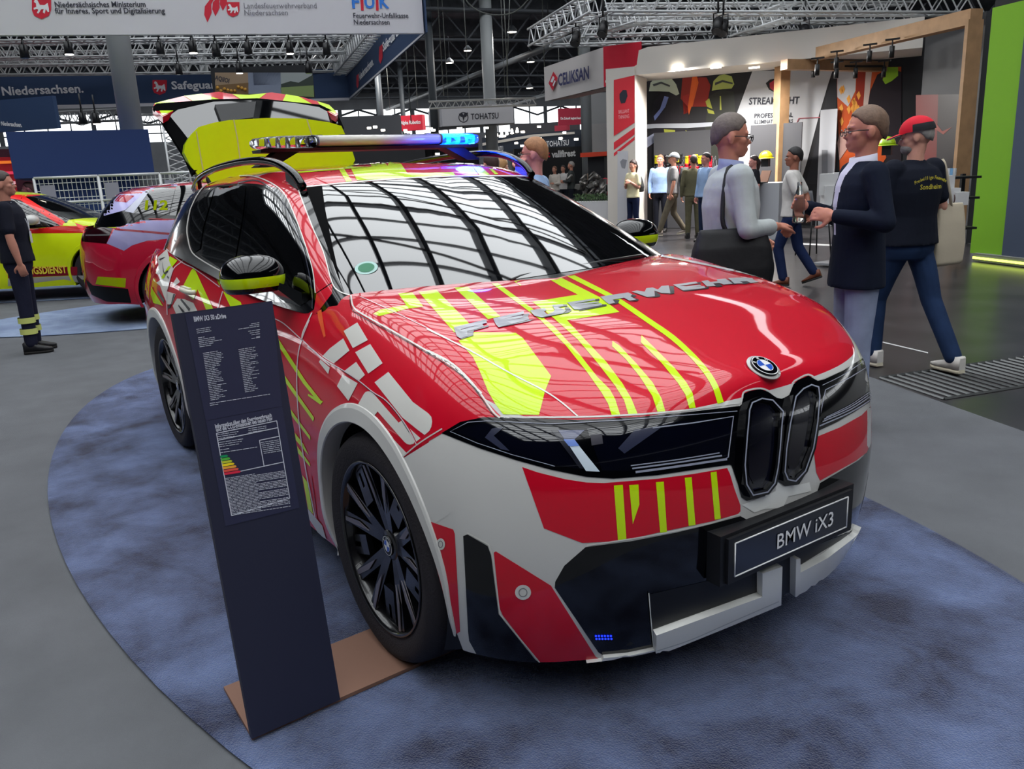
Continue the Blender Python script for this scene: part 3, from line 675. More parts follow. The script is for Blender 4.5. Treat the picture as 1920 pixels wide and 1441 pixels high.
blo = bpy.data.objects.new('blue_flasher', bl); COL.objects.link(blo); blo.location = (LX+.18, .5, LZ+.0); blo.parent = bar
# open tailgate
tg = empty('tailgate', (0, 0, 0)); tg.parent = car
yp = [(383,341),(358,312),(345,286),(347,270),(358,252),(372,238),(400,230),(430,225),(500,221),(567,222),(617,229),(640,236),(650,258),(658,275),(666,300),(640,345)]
def slab(name, pts, p0, n, th, mats, parent, films=()):
    m = MB(); P = [onpl(x, y, p0, n) for x, y in pts]; nn = Vector(n).normalized(); m.mi = 0
    m.prism([p-nn*th for p in P], nn, th)
    for pp, mi in films: m.mi = mi; fs = [onpl(x, y, p0, n)+nn*.002 for x, y in pp]; m._f([m.bm.verts.new(q) for q in fs])
    return m.build(name, mats, parent, fixn=False)
SM = mat('film_seam', (190, 196, 120), .4)
slab('spoiler_panel', yp, (-3.27, 0, 1.7), (1, 0, .12), .05, [YEL, SM], tg, [(strip(z_, 2.2), 1) for z_ in ([(368,246),(372,270),(379,310),(385,340)], [(438,224),(445,260),(451,306)], [(575,223),(582,245),(585,256)])])
slab('rear_window_frame', [(287,200),(293,194),(400,186),(483,184),(600,196),(633,212),(645,240),(600,250),(400,300),(360,325),(345,291)], (-3.30, 0, 1.70), (.79, 0, .61), .03, [FRT, GLS], tg,
     [([(318,217),(333,206),(400,191),(483,188),(550,193),(598,201),(628,217),(634,232),(600,240),(480,240),(360,270),(340,244)], 1)])
slab('wiper_housing', [(403,196),(480,190),(475,220),(415,228)], (-3.27, 0, 1.70), (.79, 0, .61), .02, [MBK], tg)
up = [(286,203),(290,193),(343,180),(410,172),(433,176),(467,178),(500,174),(510,173),(567,182),(617,196),(634,214)]; lo = [(305,219),(333,204),(400,191),(440,188),(483,187),(550,192),(600,201),(630,218)]
sl = [([(290,194),(316,187),(345,200),(333,204),(305,217)], 1), ([(345,180),(378,176),(420,189),(400,191),(372,196)], 1), ([(436,177),(467,178),(500,175),(483,187),(455,188)], 1), ([(536,177),(560,181),(590,198),(560,193),(530,190)], 1), ([(595,190),(617,197),(631,210),(628,215),(602,200)], 1)]
slab('lower_panel', up+lo[::-1], (-3.6, 0, 2.05), (.36, 0, .93), .04, [RED, YEL], tg, sl)
for s in (1, -1):
    m = MB(); m.seg((-3.2, .42*s, 1.5), (-3.42, .5*s, 1.82), .014, 8); m.build('gas_strut', MBK, tg)
# badge, number plate, door handles, wipers
p, n = hit(1431, 690, 'low'); m = MB(); m.lathe([(.0001,.0),(.0525,.0),(.0525,.003),(.0001,.003)], n=32)
o = m.build('badge_ring', WHT, car, loc=p+n*.001); o.rotation_euler = n.to_track_quat('Z', 'Y').to_euler()
roundel('badge', p+n*.007, .043, n, Vector((-1, 0, .4)), car)
pl = MB(); pl.mi = 0; pl.box((.893, 0, .487), (.03, .56, .135)); pl.box((.872, 0, .49), (.05, .60, .15))
pl.mi = 1; X = .9095
for a, b in (((-.255, .437), (.255, .437)), ((.255, .437), (.255, .537)), ((.255, .537), (-.255, .537)), ((-.255, .537), (-.255, .437))):
    pl.seg((X, a[0], a[1]), (X, b[0], b[1]), .0022, 6)
pl.mi = 2; pl.box((.908, 0, .487), (.002, .506, .096))
pl.mi = 1; pl.text('BMW iX3', (X, -.083, .466), (0, 1, 0), (0, 0, 1), .066, .002, bold=.006)
pl.build('number_plate', [MBK, mat('plate_lettering', (235, 235, 235), .4), mat('plate_face', (14, 20, 36), .3, coat=.5)], car)
for x, z in ((-1.25, 1.0), (-2.18, 1.03)):
    y = side_y(x, z) or -.9; m = MB(); m.tube(smoothpts([(x-.11, y-.004, z), (x-.09, y-.03, z), (x+.08, y-.03, z), (x+.10, y-.004, z)], 3), .013, 8); m.box((x-.02, y-.022, z+.004), (.17, .016, .03)); m.build('door_handle', mat('ivory_film', (216, 214, 196), .4), car, bevel=.004)
for pts in ([(958,527),(975,520),(1010,511),(1090,497)], [(1085,500),(1140,490),(1205,480)]):
    m = MB(); m.tube([onpl(x, y-2, (-.25, 0, 1.17), (.35, 0, .93)) for x, y in pts], .006, 6); m.build('wiper_arm', MBK, car)
p_, n_ = hit(687, 503, 'top'); m = MB(); m.mi = 0; disc(m, p_, .042, n_, (0, 0, 1), .003); m.mi = 1; disc(m, p_, .03, n_, (0, 0, 1), .004)
m.build('emission_sticker', [mat('sticker_rim', (170, 205, 200), .6), mat('sticker_green', (40, 120, 85), .6)], car, fixn=False)
# ================================================================= the hall
HA = R(-13); HU = Vector((math.cos(HA), math.sin(HA), 0)); HV = Vector((-math.sin(HA), math.cos(HA), 0)); HR = Matrix.Rotation(HA, 3, 'Z')
def hl(u, v, z): return HU*u+HV*v+Vector((0, 0, z))
STL = mat('dark_roof_steel', (52, 56, 62), .6); CEI = mat('dark_ceiling_panels', (74, 78, 84), .8, noise=.3, nscale=2)
GRF = mat('grey_booth_carpet', (98, 100, 104), .95, noise=.10, nscale=3, bump=.4, bscale=250, spec=.15)
DKF = mat('dark_polished_floor', (52, 50, 52), .28, noise=.35, nscale=1.6, bump=.05, bscale=6, spec=.4)
m = MB(); m.box(hl(-30, 15, -.072), (190, 170, .1), HR); tag(m.build('floor', DKF), kind='structure')
# grey fitted carpet of the stand: everything this side of the aisle
e0 = onz(1640, 705); e1 = onz(1920, 803); ed = (e1-e0).normalized(); en = Vector((-ed.y, ed.x, 0)); en = en if en.dot(CAM-e0) > 0 else -en
en.z = 0; c4 = [e0-ed*46, e0+ed*30, e0+ed*30+en*40, e0-ed*46+en*40]
m = MB(); m.prism([Vector((p.x, p.y, -.022)) for p in c4], (0, 0, 1), .006)
tag(m.build('carpet_tiles', GRF, fixn=True), 'wide dull grey fitted carpet of the stand under the red cars', 'carpet')
Z0 = -.014
# roof: glazed bay over the stand, dark decking beyond
ZR = 12.0; U0, U1, V0, V1 = -22, 16, -11, 10.4
m = MB()
m.box(hl((U0-36)/2, 0, ZR), (U0+36, 190, .3), HR)
for k in range(7):                           # saw-tooth roof lights: each opening sits behind a deep upstand
    u0 = -36-k*9.5; m.box(hl(u0-6.25, 0, ZR), (6.5, 190, .3), HR); m.box(hl(u0+.05, 0, ZR-.55), (.15, 190, 1.4), HR)
m.box(hl((U1+60)/2, 0, ZR), (60-U1, 190, .3), HR)
m.box(hl((U0+U1)/2, (V0-90)/2, ZR), (U1-U0, V0+90, .3), HR)
m.box(hl((U0+U1)/2, (V1+18.2)/2, ZR), (U1-U0, 18.2-V1, .3), HR); m.box(hl((U0+U1)/2, (19.8+95)/2, ZR), (U1-U0, 95-19.8, .3), HR)
tag(m.build('ceiling', CEI), kind='structure')
m = MB(); k = 0; v = V0
while v < V1+.1: m.box(hl((U0+U1)/2, v, ZR-.25), (U1-U0, .2, .55), HR); v += 2.3
u = U0
while u < U1: m.box(hl(u, (V0+V1)/2, ZR-.05), (.17 if k%4 == 0 else .06, V1-V0, .3 if k%4 == 0 else .14), HR); u += 1.02; k += 1
for i in range(10): m.seg(hl(U0+2+i*3.7, V0+1, ZR-.6), hl(U0+5+i*3.7, V1-1, ZR-.6), .05, 6)
tag(m.build('trim_1', STL), kind='structure')
gp = MB(); gp.box(hl((U0+U1)/2, (V0+V1)/2, ZR+.3), (U1-U0, V1-V0, .02), HR)
# outer walls with a clerestory
WAL = mat('hall_wall', (96, 98, 102), .8, noise=.1, nscale=1)
def wallband(name, a, b, z0, z1, m_=WAL, th=.3):
    a = Vector(a); b = Vector(b); d = b-a; ang = math.atan2(d.y, d.x); q = MB(); q.box((a+b)/2+Vector((0, 0, (z0+z1)/2)), (d.length, th, z1-z0), Matrix.Rotation(ang, 3, 'Z')); return q.build(name, m_)
cor = [hl(-100, -80, 0), hl(-100, 88, 0), hl(50, 88, 0), hl(50, -80, 0)]
for i, nm in enumerate(('far', 'right', 'near', 'left')):
    a, b = cor[i], cor[(i+1)%4]; lo_, hi_ = (6.6, 9.6) if i < 2 else (11.5, 11.8)
    q = MB(); d = b-a; ang = math.atan2(d.y, d.x); rt = Matrix.Rotation(ang, 3, 'Z')
    q.box((a+b)/2+Vector((0, 0, lo_/2)), (d.length, .3, lo_), rt); q.box((a+b)/2+Vector((0, 0, (hi_+12)/2)), (d.length, .3, 12-hi_), rt)
    tag(q.build('wall_'+nm, WAL), kind='structure')
    if i < 2:
        q = MB(); n = int(d.length/2.2)
        for k in range(n+1): q.box(a+d*k/n+Vector((0, 0, 8.1)), (.45 if k%4 == 0 else .12, .25, 3.0), rt)
        q.box((a+b)/2+Vector((0, 0, 7.5)), (d.length, .2, .12), rt)
        # roof girders in front of the glazing
        for k in range(n//3):
            p0 = a+d*(k*3)/n; p1 = a+d*(k*3+1.5)/n; p2 = a+d*(k*3+3)/n; off = (Vector((0, 0, 0))+(-CAM+CAM))
            q.seg(p0+Vector((0, 0, 9.6)), p1+Vector((0, 0, 8.6)), .12, 4); q.seg(p2+Vector((0, 0, 9.6)), p1+Vector((0, 0, 8.6)), .12, 4)
        tag(q.build('window_%d' % (i+1), STL), kind='structure')
# lattice girders and pipes under the dark roof
def lattice(m, a, b, h, n, r=.06, w=0):
    a = Vector(a); b = Vector(b); d = (b-a); up = Vector((0, 0, h)); m.seg(a, b, r, 6); m.seg(a+up, b+up, r, 6)
    for i in range(n):
        p = a+d*i/n; q = a+d*(i+.5)/n+up; s = a+d*(i+1)/n; m.seg(p, q, r*.6, 4, cap=False); m.seg(q, s, r*.6, 4, cap=False)
for k in range(7):
    u = -32-k*9.5; m = MB(); lattice(m, hl(u, -50, 9.9), hl(u, 84, 9.9), 1.7, 44, .11); m.build('g', STL); o = COL.objects[-1]; o.name = 'roof_girder'
    tag(o, 'dark steel lattice girder running across under the hall roof', 'girder', 'roof girders of the far hall')
for k in range(5):
    v = 8+k*14; m = MB(); m.seg(hl(-96, v, 9.3), hl(-30, v, 9.3), .22, 8); m.seg(hl(-96, v+1.2, 9.6), hl(-30, v+1.2, 9.6), .10, 8)
    tag(m.build('ceiling_pipe', mat('duct_grey', (70, 74, 78), .5)), 'long dark duct hung below the far roof', 'pipe', 'ducts below the far roof')
PIL = mat('column_grey_paint', (150, 154, 156), .45); DPL = mat('column_dark_paint', (52, 58, 64), .5)
def column(px0, px1, py, dist, label, m_=PIL, lab=None, top=12.0):
    r = abs(ray(px1, py).normalized().angle(ray(px0, py).normalized()))*dist/2; g = dep((px0+px1)/2, py, dist); m = MB(); m.seg((g.x, g.y, 0), (g.x, g.y, top), r, 24)
    return tag(m.build('column', m_), label, 'column')
column(210, 256, 150, 19.6, 'thick light grey round hall column beside the navy booth wall')
column(905, 928, 150, 47.5, 'slim light grey column rising behind the upper white outboard sign')
column(1090, 1110, 260, 30, 'slim light grey column under the white sign with the red diamond mark')
column(1563, 1596, 30, 34, 'light grey round column cut by the top edge above the timber frame')
column(334, 350, 110, 40, 'grey column behind the left trusses, nearer to the thick one'); column(372, 388, 110, 41, 'grey column behind the left trusses, further right')
for i, (x0, x1, d, lb_) in enumerate(((803, 818, 47, 'dark steel column beside the long swinging cable'), (704, 716, 60, 'dark steel post just right of the slanted navy banner'), (748, 757, 66, 'thin dark post between two clerestory windows'))):
    column(x0, x1, 170, d, lb_, DPL)
CW = mat('cable', (120, 124, 120), .6)
for i, (x0, y0, x1, y1, d) in enumerate(((820,0,832,180,40),(872,0,880,190,42),(950,0,953,180,44),(1010,0,1022,160,38),(925,30,950,160,45),(766,60,771,230,30))):
    b = dep(x1, y1, d); a = Vector((b.x+(.9 if i == 4 else 0), b.y, 11.9)); m = MB(); m.seg(a, b, .018, 6); tag(m.build('hanging_cable', CW), 'thin steel cable hanging from the dark far roof', 'cable', 'thin cables hanging from the far roof')
m = MB(); m.tube(smoothpts([dep(872, -95, 30)]+[dep(x, y, 30) for x, y in ((872,-12),(885,12),(910,25),(940,28),(965,22),(985,5),(992,-14), (992, -95))], 5), .022, 6); tag(m.build('looped_cable', CW), 'pale cable sagging in one loop across the top centre', 'cable')
# ================================================================= people
def remesh(m, vox, smooth=4):
    me = m.mesh('r'); o = bpy.data.objects.new('r', me); COL.objects.link(o)
    a = o.modifiers.new('r', 'REMESH'); a.mode = 'VOXEL'; a.voxel_size = vox; a.use_smooth_shade = True
    s = o.modifiers.new('s', 'SMOOTH'); s.iterations = smooth; s.factor = .5
    dg = bpy.context.evaluated_depsgraph_get(); dg.update(); r = bpy.data.meshes.new_from_object(o.evaluated_get(dg))
    bpy.data.objects.remove(o); bpy.data.meshes.remove(me)
    for p in r.polygons: p.use_smooth = True
    return r
def ell(c, rx, ry, n=20, tw=0): return [Vector((c[0]+rx*math.cos(2*PI*i/n), c[1]+ry*math.sin(2*PI*i/n), c[2]+tw*math.cos(2*PI*i/n))) for i in range(n)]
def limb(m, pts, rad, n=12, fl=1.0):
    P = [Vector(p) for p in pts]
    q = smoothpts([tuple(p)+(r,) for p, r in zip(P, rad)], 4) if len(P) > 2 else [tuple(p)+(r,) for p, r in zip(P, rad)]
    m.tube([v[:3] for v in q], [v[3] for v in q], n); m.ball(P[0], rad[0], n); m.ball(P[-1], rad[-1], n)
def hand(m, w, d, nrm, curl=.6, s=1):
    """w wrist, d pointing direction, nrm back of the hand, s thumb side"""
    d = Vector(d).normalized(); n = Vector(nrm); n = (n-d*n.dot(d)).normalized(); sd = d.cross(n)*s
    w = Vector(w); M = Matrix((d, sd, n)).transposed()
    m.ball(w+d*.045, .05, 12, (1.0, .82, .34), M); m.ball(w+d*.012, .026, 10, (1.2, 1, .8), M)
    for k, (off, ln) in enumerate(((.030, .070), (.010, .078), (-.010, .072), (-.029, .056))):
        b = w+d*.082+sd*off; a1 = curl*.9; a2 = curl*2.0
        p1 = b+(d*math.cos(a1)-n*math.sin(a1))*ln*.5; p2 = p1+(d*math.cos(a2)-n*math.sin(a2))*ln*.5
        limb(m, [b-d*.02, b, p1, p2], [.009, .0095, .0088, .0075], 8)
    b = w+d*.030+sd*.034; p1 = b+(d*.6+sd*.75-n*.25)*.036; p2 = p1+(d*.9+sd*.2-n*.45)*.032
    limb(m, [w+d*.02+sd*.015, b, p1, p2], [.015, .013, .011, .009], 8)
def person(label, g, phi, H=1.78, skin=(200, 140, 118), top=None, sleeve='long', bottom=(30, 40, 66), shoe=(30, 28, 28), hair=(70, 52, 42), hairlen=0, hat=None,
           LA=None, RA=None, LK=None, RK=None, LF=None, RF=None, lean=(0, 0), head=0, nod=0, girth=1.0, vox=.012, collar=None, glasses=False, beard=None, curlL=.6, curlR=.6, open_front=False, jacket=0, name='person', topname='shirt', palmL=None, palmR=None, female=False, group=None, baldtop=False, dz=0):
    """local axes: x forward, y left, z up; phi: 0 faces right in the photo, 90 away, 180 left, 270 to the viewer"""
    S_ = H/1.76; root = empty(name, (g[0], g[1], Z0+dz), R(56.3+phi), label, 'person', group); root.scale = (S_, S_, S_)
    lx, ly = lean; W_ = girth
    def up(p): k = (p[2]-.95)/.5; return Vector((p[0]+lx*k, p[1]+ly*k, p[2])) if p[2] > .95 else Vector(p)
    shw = .178 if not female else .158
    SL, SR = up((0, shw, 1.415)), up((0, -shw, 1.415))
    LA = LA or [(0, .24, 1.14), (.06, .24, .90)]; RA = RA or [(0, -.24, 1.14), (.06, -.24, .90)]
    LA = [Vector(p) for p in LA]; RA = [Vector(p) for p in RA]
    HL, HRr = Vector((0, .09, .92)), Vector((0, -.09, .92))
    LK = Vector(LK or (.01, .10, .50)); RK = Vector(RK or (.01, -.10, .50)); LF = Vector(LF or (0, .11, .09)); RF = Vector(RF or (0, -.11, .09))
    hy = R(head); hc = up((.0, 0, 1.62)); neck = up((-.01, 0, 1.46)); HM = Matrix.Rotation(hy, 3, 'Z') @ Matrix.Rotation(R(nod), 3, 'Y')
    hp = lambda x, y, z: hc+HM @ Vector((x, y, z-1.62))
    skm = mat('skin_%d_%d' % (skin[0], skin[1]), skin, .5, noise=.06, nscale=12, spec=.3)
    b = MB(); RM = HM
    b.ball(hp(-.012, 0, 1.660), 1, 18, (.100, .078, .100), RM); b.ball(hp(.030, 0, 1.600), 1, 16, (.066, .060, .078), RM)
    b.ball(hp(.066, 0, 1.552), .026, 10, (1, 1.2, .8), RM); b.ball(hp(.072, 0, 1.662), 1, 10, (.022, .052, .018), RM)
    b.loft([[hp(.084, y*.008, 1.655) for y in (-1, 1)]+[hp(.075, y*.01, 1.655) for y in (1, -1)], [hp(.118, y*.011, 1.612) for y in (-1, 1)]+[hp(.075, y*.018, 1.606) for y in (1, -1)], [hp(.098, y*.008, 1.600) for y in (-1, 1)]+[hp(.075, y*.014, 1.600) for y in (1, -1)]])
    b.ball(hp(.092, 0, 1.578), 1, 10, (.010, .024, .008), RM); b.ball(hp(.090, 0, 1.567), 1, 10, (.010, .021, .008), RM)
    for s in (1, -1): b.ball(hp(-.008, s*.080, 1.628), 1, 10, (.020, .010, .033), RM); b.ball(hp(.055, s*.038, 1.618), 1, 10, (.03, .026, .026), RM)
    limb(b, [neck-Vector((0, 0, .04)), neck+Vector((0, 0, .05)), hp(-.015, 0, 1.58)], [.060, .055, .055])
    b.loft([[up(p) for p in ell((0, 0, z), rx, ry)] for z, rx, ry in ((.86, .10, .15), (1.05, .10, .13), (1.25, .11, .155), (1.38, .095, .165), (1.44, .07, .10))])
    for sh, A, pm, cu, s in ((SL, LA, palmL, curlL, -1), (SR, RA, palmR, curlR, 1)):
        e, wv = A; limb(b, [sh, (sh+e)/2, e], [.048, .045, .038]); limb(b, [e, e.lerp(wv, .35), wv], [.038, .040, .026]); d = (wv-e).normalized()
        hand(b, wv, d, Vector(pm) if pm else Vector((0, -s*1.0, .2)), cu, s)
    for h_, k_, f_ in ((HL, LK, LF), (HRr, RK, RF)): limb(b, [h_, h_.lerp(k_, .5), k_], [.075, .065, .05]); limb(b, [k_, k_.lerp(f_, .4), f_], [.05, .048, .035])
    body = link('body', remesh(b, vox*.62, 3), skm, root)
    # eyes and brows
    e = MB()
    for s in (1, -1): e.mi = 0; e.ball(hp(.0885, s*.031, 1.637), 1, 10, (.008, .013, .006), RM); e.mi = 1; e.ball(hp(.0945, s*.031, 1.637), 1, 8, (.004, .005, .005), RM); e.mi = 2; e.ball(hp(.093, s*.033, 1.657), 1, 8, (.006, .018, .004), RM)
    e.build('eyes', [mat('eye_white', (225, 220, 215), .3), mat('iris_dark', (40, 32, 28), .3), mat('brow_%d' % hair[0], tuple(int(c*.8) for c in hair), .8)], body)
    if glasses:
        q = MB()
        for s in (1, -1):
            q.tube([hp(.112, s*.034+math.cos(a)*.024, 1.636+math.sin(a)*.017) for a in [2*PI*i/12 for i in range(13)]], .0022, 5); q.tube([hp(.110, s*.058, 1.640), hp(.05, s*.078, 1.642), hp(-.01, s*.084, 1.640)], .0025, 5)
        q.tube([hp(.113, -.012, 1.640), hp(.116, 0, 1.643), hp(.113, .012, 1.640)], .002, 5); q.build('glasses', mat('spectacle_frame', (30, 26, 30), .3), root)
    hm = mat('hair_%d_%d' % (hair[0], hair[1]), hair, .6, noise=.18, nscale=45, bump=.25, bscale=90)
    def hairmesh(m_, k, zf, zb, name_, mt, tail=0):
        bb = MB(); c = (-.014, 1.668); n, mz = 28, 14
        L = []
        for j in range(mz+1):
            row = []
            for i in range(n):
                a = 2*PI*i/n; aa = abs((a+PI)%(2*PI)-PI)/PI; zlow = float(np.interp(aa, [0, .22, .36, .50, .62, .75, 1], [zf+.010, zf, 1.672, 1.664, 1.640, zb+.012, zb]))
                t = j/mz; zt = c[1]+.112*k; z = zlow+(zt-zlow)*math.sin(t*PI/2)
                rz = max(0, 1-((z-c[1])/(.112*k))**2) if z > c[1] else 1-.25*((c[1]-z)/.1)**2
                r_ = math.sqrt(max(.0005, rz)); row.append(bb.bm.verts.new(hp(c[0]+.112*k*(1-.07*(j == 0)-.015*(j == 1))*r_*math.cos(a)*(1+.018*math.sin(a*7+j*2.1)*math.sin(j*1.3)), .088*k*(1-.06*(j == 0)-.015*(j == 1))*r_*math.sin(a)*(1+.015*math.sin(a*9+j)), z+(.004*math.sin(a*8) if j < 3 else 0))))
            L.append(row)
        for j in range(mz):
            for i in range(n): bb._f([L[j][i], L[j][(i+1)%n], L[j+1][(i+1)%n], L[j+1][i]], True)
        bb._f(L[-1]); 
        inner = [bb.bm.verts.new(v.co*.0+hp(*[0, 0, 1.62])*.08+v.co*.92) for v in L[0]]
        for i in range(n): bb._f([inner[i], inner[(i+1)%n], L[0][(i+1)%n], L[0][i]], True)
        if tail: limb(bb, [hp(-.09, 0, 1.66), hp(-.12, 0, 1.60), hp(-.10, 0, 1.60-tail)], [.05, .05, .02])
        return bb.build(name_, mt, root)
    if not hat: hairmesh(None, (.935 if hairlen < 1 else 1.0), 1.712, 1.585 if hairlen < 1 else 1.55, 'hair', hm, .16 if hairlen > 1 else 0)
    else:
        hairmesh(None, .955, 1.66, 1.590, 'hair', hm)
        hb = MB(); n, mz = 28, 10; L = []
        for j in range(mz+1):
            z = 1.672+.105*math.sin(j/mz*PI/2); r_ = math.sqrt(max(.001, 1-((z-1.672)/.106)**2))
            L.append([hb.bm.verts.new(hp(-.014+.118*r_*math.cos(2*PI*i/n), .095*r_*math.sin(2*PI*i/n), z)) for i in range(n)])
        for j in range(mz):
            for i in range(n): hb.mi = 1 if (j < 3 and len(hat) > 1 and abs(i-n/2) < n*.3) else 0; hb._f([L[j][i], L[j][(i+1)%n], L[j+1][(i+1)%n], L[j+1][i]], True)
        hb.mi = 0; hb._f(L[-1])
        for dz, mi in ((0, 0), (-.005, 2 if len(hat) > 2 else 0)):
            hb.mi = mi; hb.loft([[hp(.085+ex, y, 1.675+dz+ez-abs(y)*.12) for y in [(-.078+.156*i/10)*w_ for i in range(11)]] for ex, ez, w_ in ((-.03, .004, 1.0), (.03, 0, 1.0), (.075, -.012, .85), (.098, -.018, .5))], closed=False, cap=False)
        hb.build('cap', [mat('cap_%d_%d_%d' % h, h, .8) for h in hat], root, fixn=False)
    if beard:
        q = MB(); q.ball(hp(.048, 0, 1.567), 1, 14, (.058, .060, .045), RM); link('beard', remesh(q, .012, 3), mat('beard_grey', beard, .85, bump=.5, bscale=150), root)
    # clothes
    if top:
        tm = mat('cloth_%d_%d_%d' % top, top, .85, noise=.10, nscale=9, bump=.35, bscale=14, spec=.15); c = MB()
        lowz = .90-jacket; hipx = .128*W_; hipy = .182*(W_ if not female else W_*.96)
        c.loft([[up(p) for p in ell((.005, 0, z), rx, ry, 26)] for z, rx, ry in ((lowz, hipx+.012, hipy+.012), (.98, hipx, hipy), (1.10, .122*W_, .165*W_), (1.26, .132*W_, .188*W_), (1.36, .120*W_, .192*W_), (1.42, .100*W_, .165*W_), (1.455, .082, .115), (1.485, .066, .072))])
        for sh, A in ((SL, LA), (SR, RA)):
            e_, wv = A; r0 = .066*W_; 
            if sleeve == 'long': limb(c, [sh, (sh+e_)/2, e_], [r0, .060, .054]); limb(c, [e_, e_.lerp(wv, .5), e_.lerp(wv, .93)], [.054, .047, .040])
            elif sleeve == 'rolled': limb(c, [sh, (sh+e_)/2, e_], [r0, .062, .056]); limb(c, [e_, e_.lerp(wv, .45), e_.lerp(wv, .72)], [.056, .050, .050])
            else: limb(c, [sh, sh.lerp(e_, .4), sh.lerp(e_, .72)], [r0, .066, .064])
        me_ = remesh(c, vox, 3)
        sh_ = link(topname, me_, [tm]+([mat('shirt_front_%d' % open_front[0], open_front, .7)] if open_front else []), root)
        if open_front:
            for p in me_.polygons:
                cx = p.center; k = (cx.z-1.10)/.36
                if cx.x > .04+lx*.5 and 0 < k < 1.1 and abs(cx.y-ly*k*.7) < .012+.045*k: p.material_index = 1
        if collar:
            q = MB(); q.loft([[up((.004+math.cos(a)*rx, math.sin(a)*ry, z+.012*math.cos(a)*-1)) for a in [2*PI*i/24 for i in range(24)]] for z, rx, ry in ((1.445, .080, .086), (1.475, .072, .074), (1.512, .070, .070), (1.508, .064, .064), (1.46, .066, .068))], cap=False); q.build('collar', mat('collar_%d_%d' % (collar[0], collar[1]), collar, .8), root)
    bm_ = mat('trousers_%d_%d_%d' % bottom, bottom, .85, noise=.14, nscale=8, bump=.4, bscale=12, spec=.15); c = MB()
    c.loft([ell((0, 0, z), rx*W_, ry*W_, 24) for z, rx, ry in ((.80, .095, .15), (.86, .115, .168), (.93, .118, .170), (1.02, .108, .158))])
    for h_, k_, f_ in ((HL, LK, LF), (HRr, RK, RF)):
        d = (f_-k_).normalized(); limb(c, [h_-Vector((0, 0, .05)), h_.lerp(k_, .5), k_], [.094, .084, .070]); limb(c, [k_, k_.lerp(f_, .5), f_-d*.02], [.070, .064, .060 if not female else .075])
    link('trousers', remesh(c, vox, 3), bm_, root)
    for k_, f_ in ((LK, LF), (RK, RF)):
        q = MB(); tilt = 0
        if f_.z > .11: tilt = min(.9, (f_.z-.09)*5)
        M = Matrix.Rotation(tilt, 3, 'Y'); q0 = MB
        for mi, (z0, z1, g_) in enumerate(((-.088, -.062, 1.05), (-.062, .0, 1.0))):
            q.mi = mi; rings = []
            for x, wy, zt in ((-.075, .030, .02), (-.06, .040, .03), (0, .042, .025), (.06, .046, -.012), (.12, .046, -.030), (.165, .036, -.042), (.185, .018, -.05)):
                za = z0; zb_ = z1 if mi == 0 else zt
                rings.append([f_+M @ Vector((x, y*wy*g_, z)) for y, z in ((-1, za), (1, za), (.86, zb_), (-.86, zb_))])
            q.loft(rings)
        q.build('shoe', [mat('sole_%d' % (230 if shoe[0] > 120 else 20), (222, 214, 190) if shoe[0] > 120 else (24, 22, 22), .7), mat('shoe_%d_%d' % (shoe[0], shoe[1]), shoe, .55)], root, bevel=.006)
    root['_S'] = S_; return root
def at_g(px, dist): p = dep(px, 330, dist); return (p.x, p.y)
DEN = (184, 190, 190)
p1 = person('man in a pale denim shirt with glasses and a black shoulder bag', at_g(1369, 5.2), -28+30, H=1.83, skin=(203, 136, 113), top=DEN, sleeve='rolled', bottom=(88, 92, 98), hair=(112, 100, 92), glasses=True,
   RA=[(.02, -.27, 1.14), (.22, -.16, 1.14)], LA=[(.03, .25, 1.15), (.20, .12, 1.05)], head=-8, nod=6, collar=(150, 158, 196), girth=1.2, vox=.010, jacket=.12, palmR=(0, -.3, 1), curlR=1.0)
p2 = person('man in a dark navy blazer and open white collar gesturing with both hands, glasses', at_g(1618, 5.15), 176, H=1.82, skin=(209, 141, 119), top=(24, 30, 46), sleeve='long', bottom=(142, 152, 178), hair=(120, 94, 76), glasses=True,
   LA=[(-.03, .28, 1.17), (.20, .19, 1.21)], RA=[(.04, -.25, 1.17), (.27, -.09, 1.25)], head=-4, nod=2, girth=1.06, vox=.010, jacket=.09, open_front=(214, 212, 232), collar=(222, 220, 236), topname='blazer', palmL=(0, 1, .25), palmR=(.2, -1, .1), curlL=.7, curlR=.35)
p3 = person('man in a red cap and dark navy polo walking away, lettering across his back', at_g(1712, 6.75), 110, H=1.80, skin=(219, 160, 139), top=(24, 28, 40), sleeve='short', bottom=(34, 52, 84), shoe=(214, 210, 204), hair=(150, 145, 140), hat=((214, 6, 40), (24, 24, 30), (235, 235, 235)), beard=(150, 146, 142),
   LK=(.16, .10, .50), LF=(.14, .12, .09), RK=(-.13, -.12, .50), RF=(-.34, -.15, .10), LA=[(.02, .27, 1.16), (.20, .20, 1.02)], RA=[(-.02, -.27, 1.15), (.12, -.26, .95)], head=42, nod=8, girth=1.22, vox=.010, topname='polo_shirt')
p4 = person('young man in a white polo shirt with his hands clasped behind his back', at_g(1487, 11.1), 150, H=1.70, skin=(160, 104, 85), top=(212, 208, 204), sleeve='short', bottom=(28, 40, 74), shoe=(112, 60, 38), hair=(24, 20, 22),
   LA=[(-.14, .22, 1.14), (-.20, .04, .93)], RA=[(-.14, -.22, 1.14), (-.21, -.02, .90)], LK=(.14, .08, .50), LF=(.06, .08, .09), RK=(-.08, -.08, .50), RF=(-.30, -.08, .16), head=20, vox=.012, topname='polo_shirt', girth=.95)
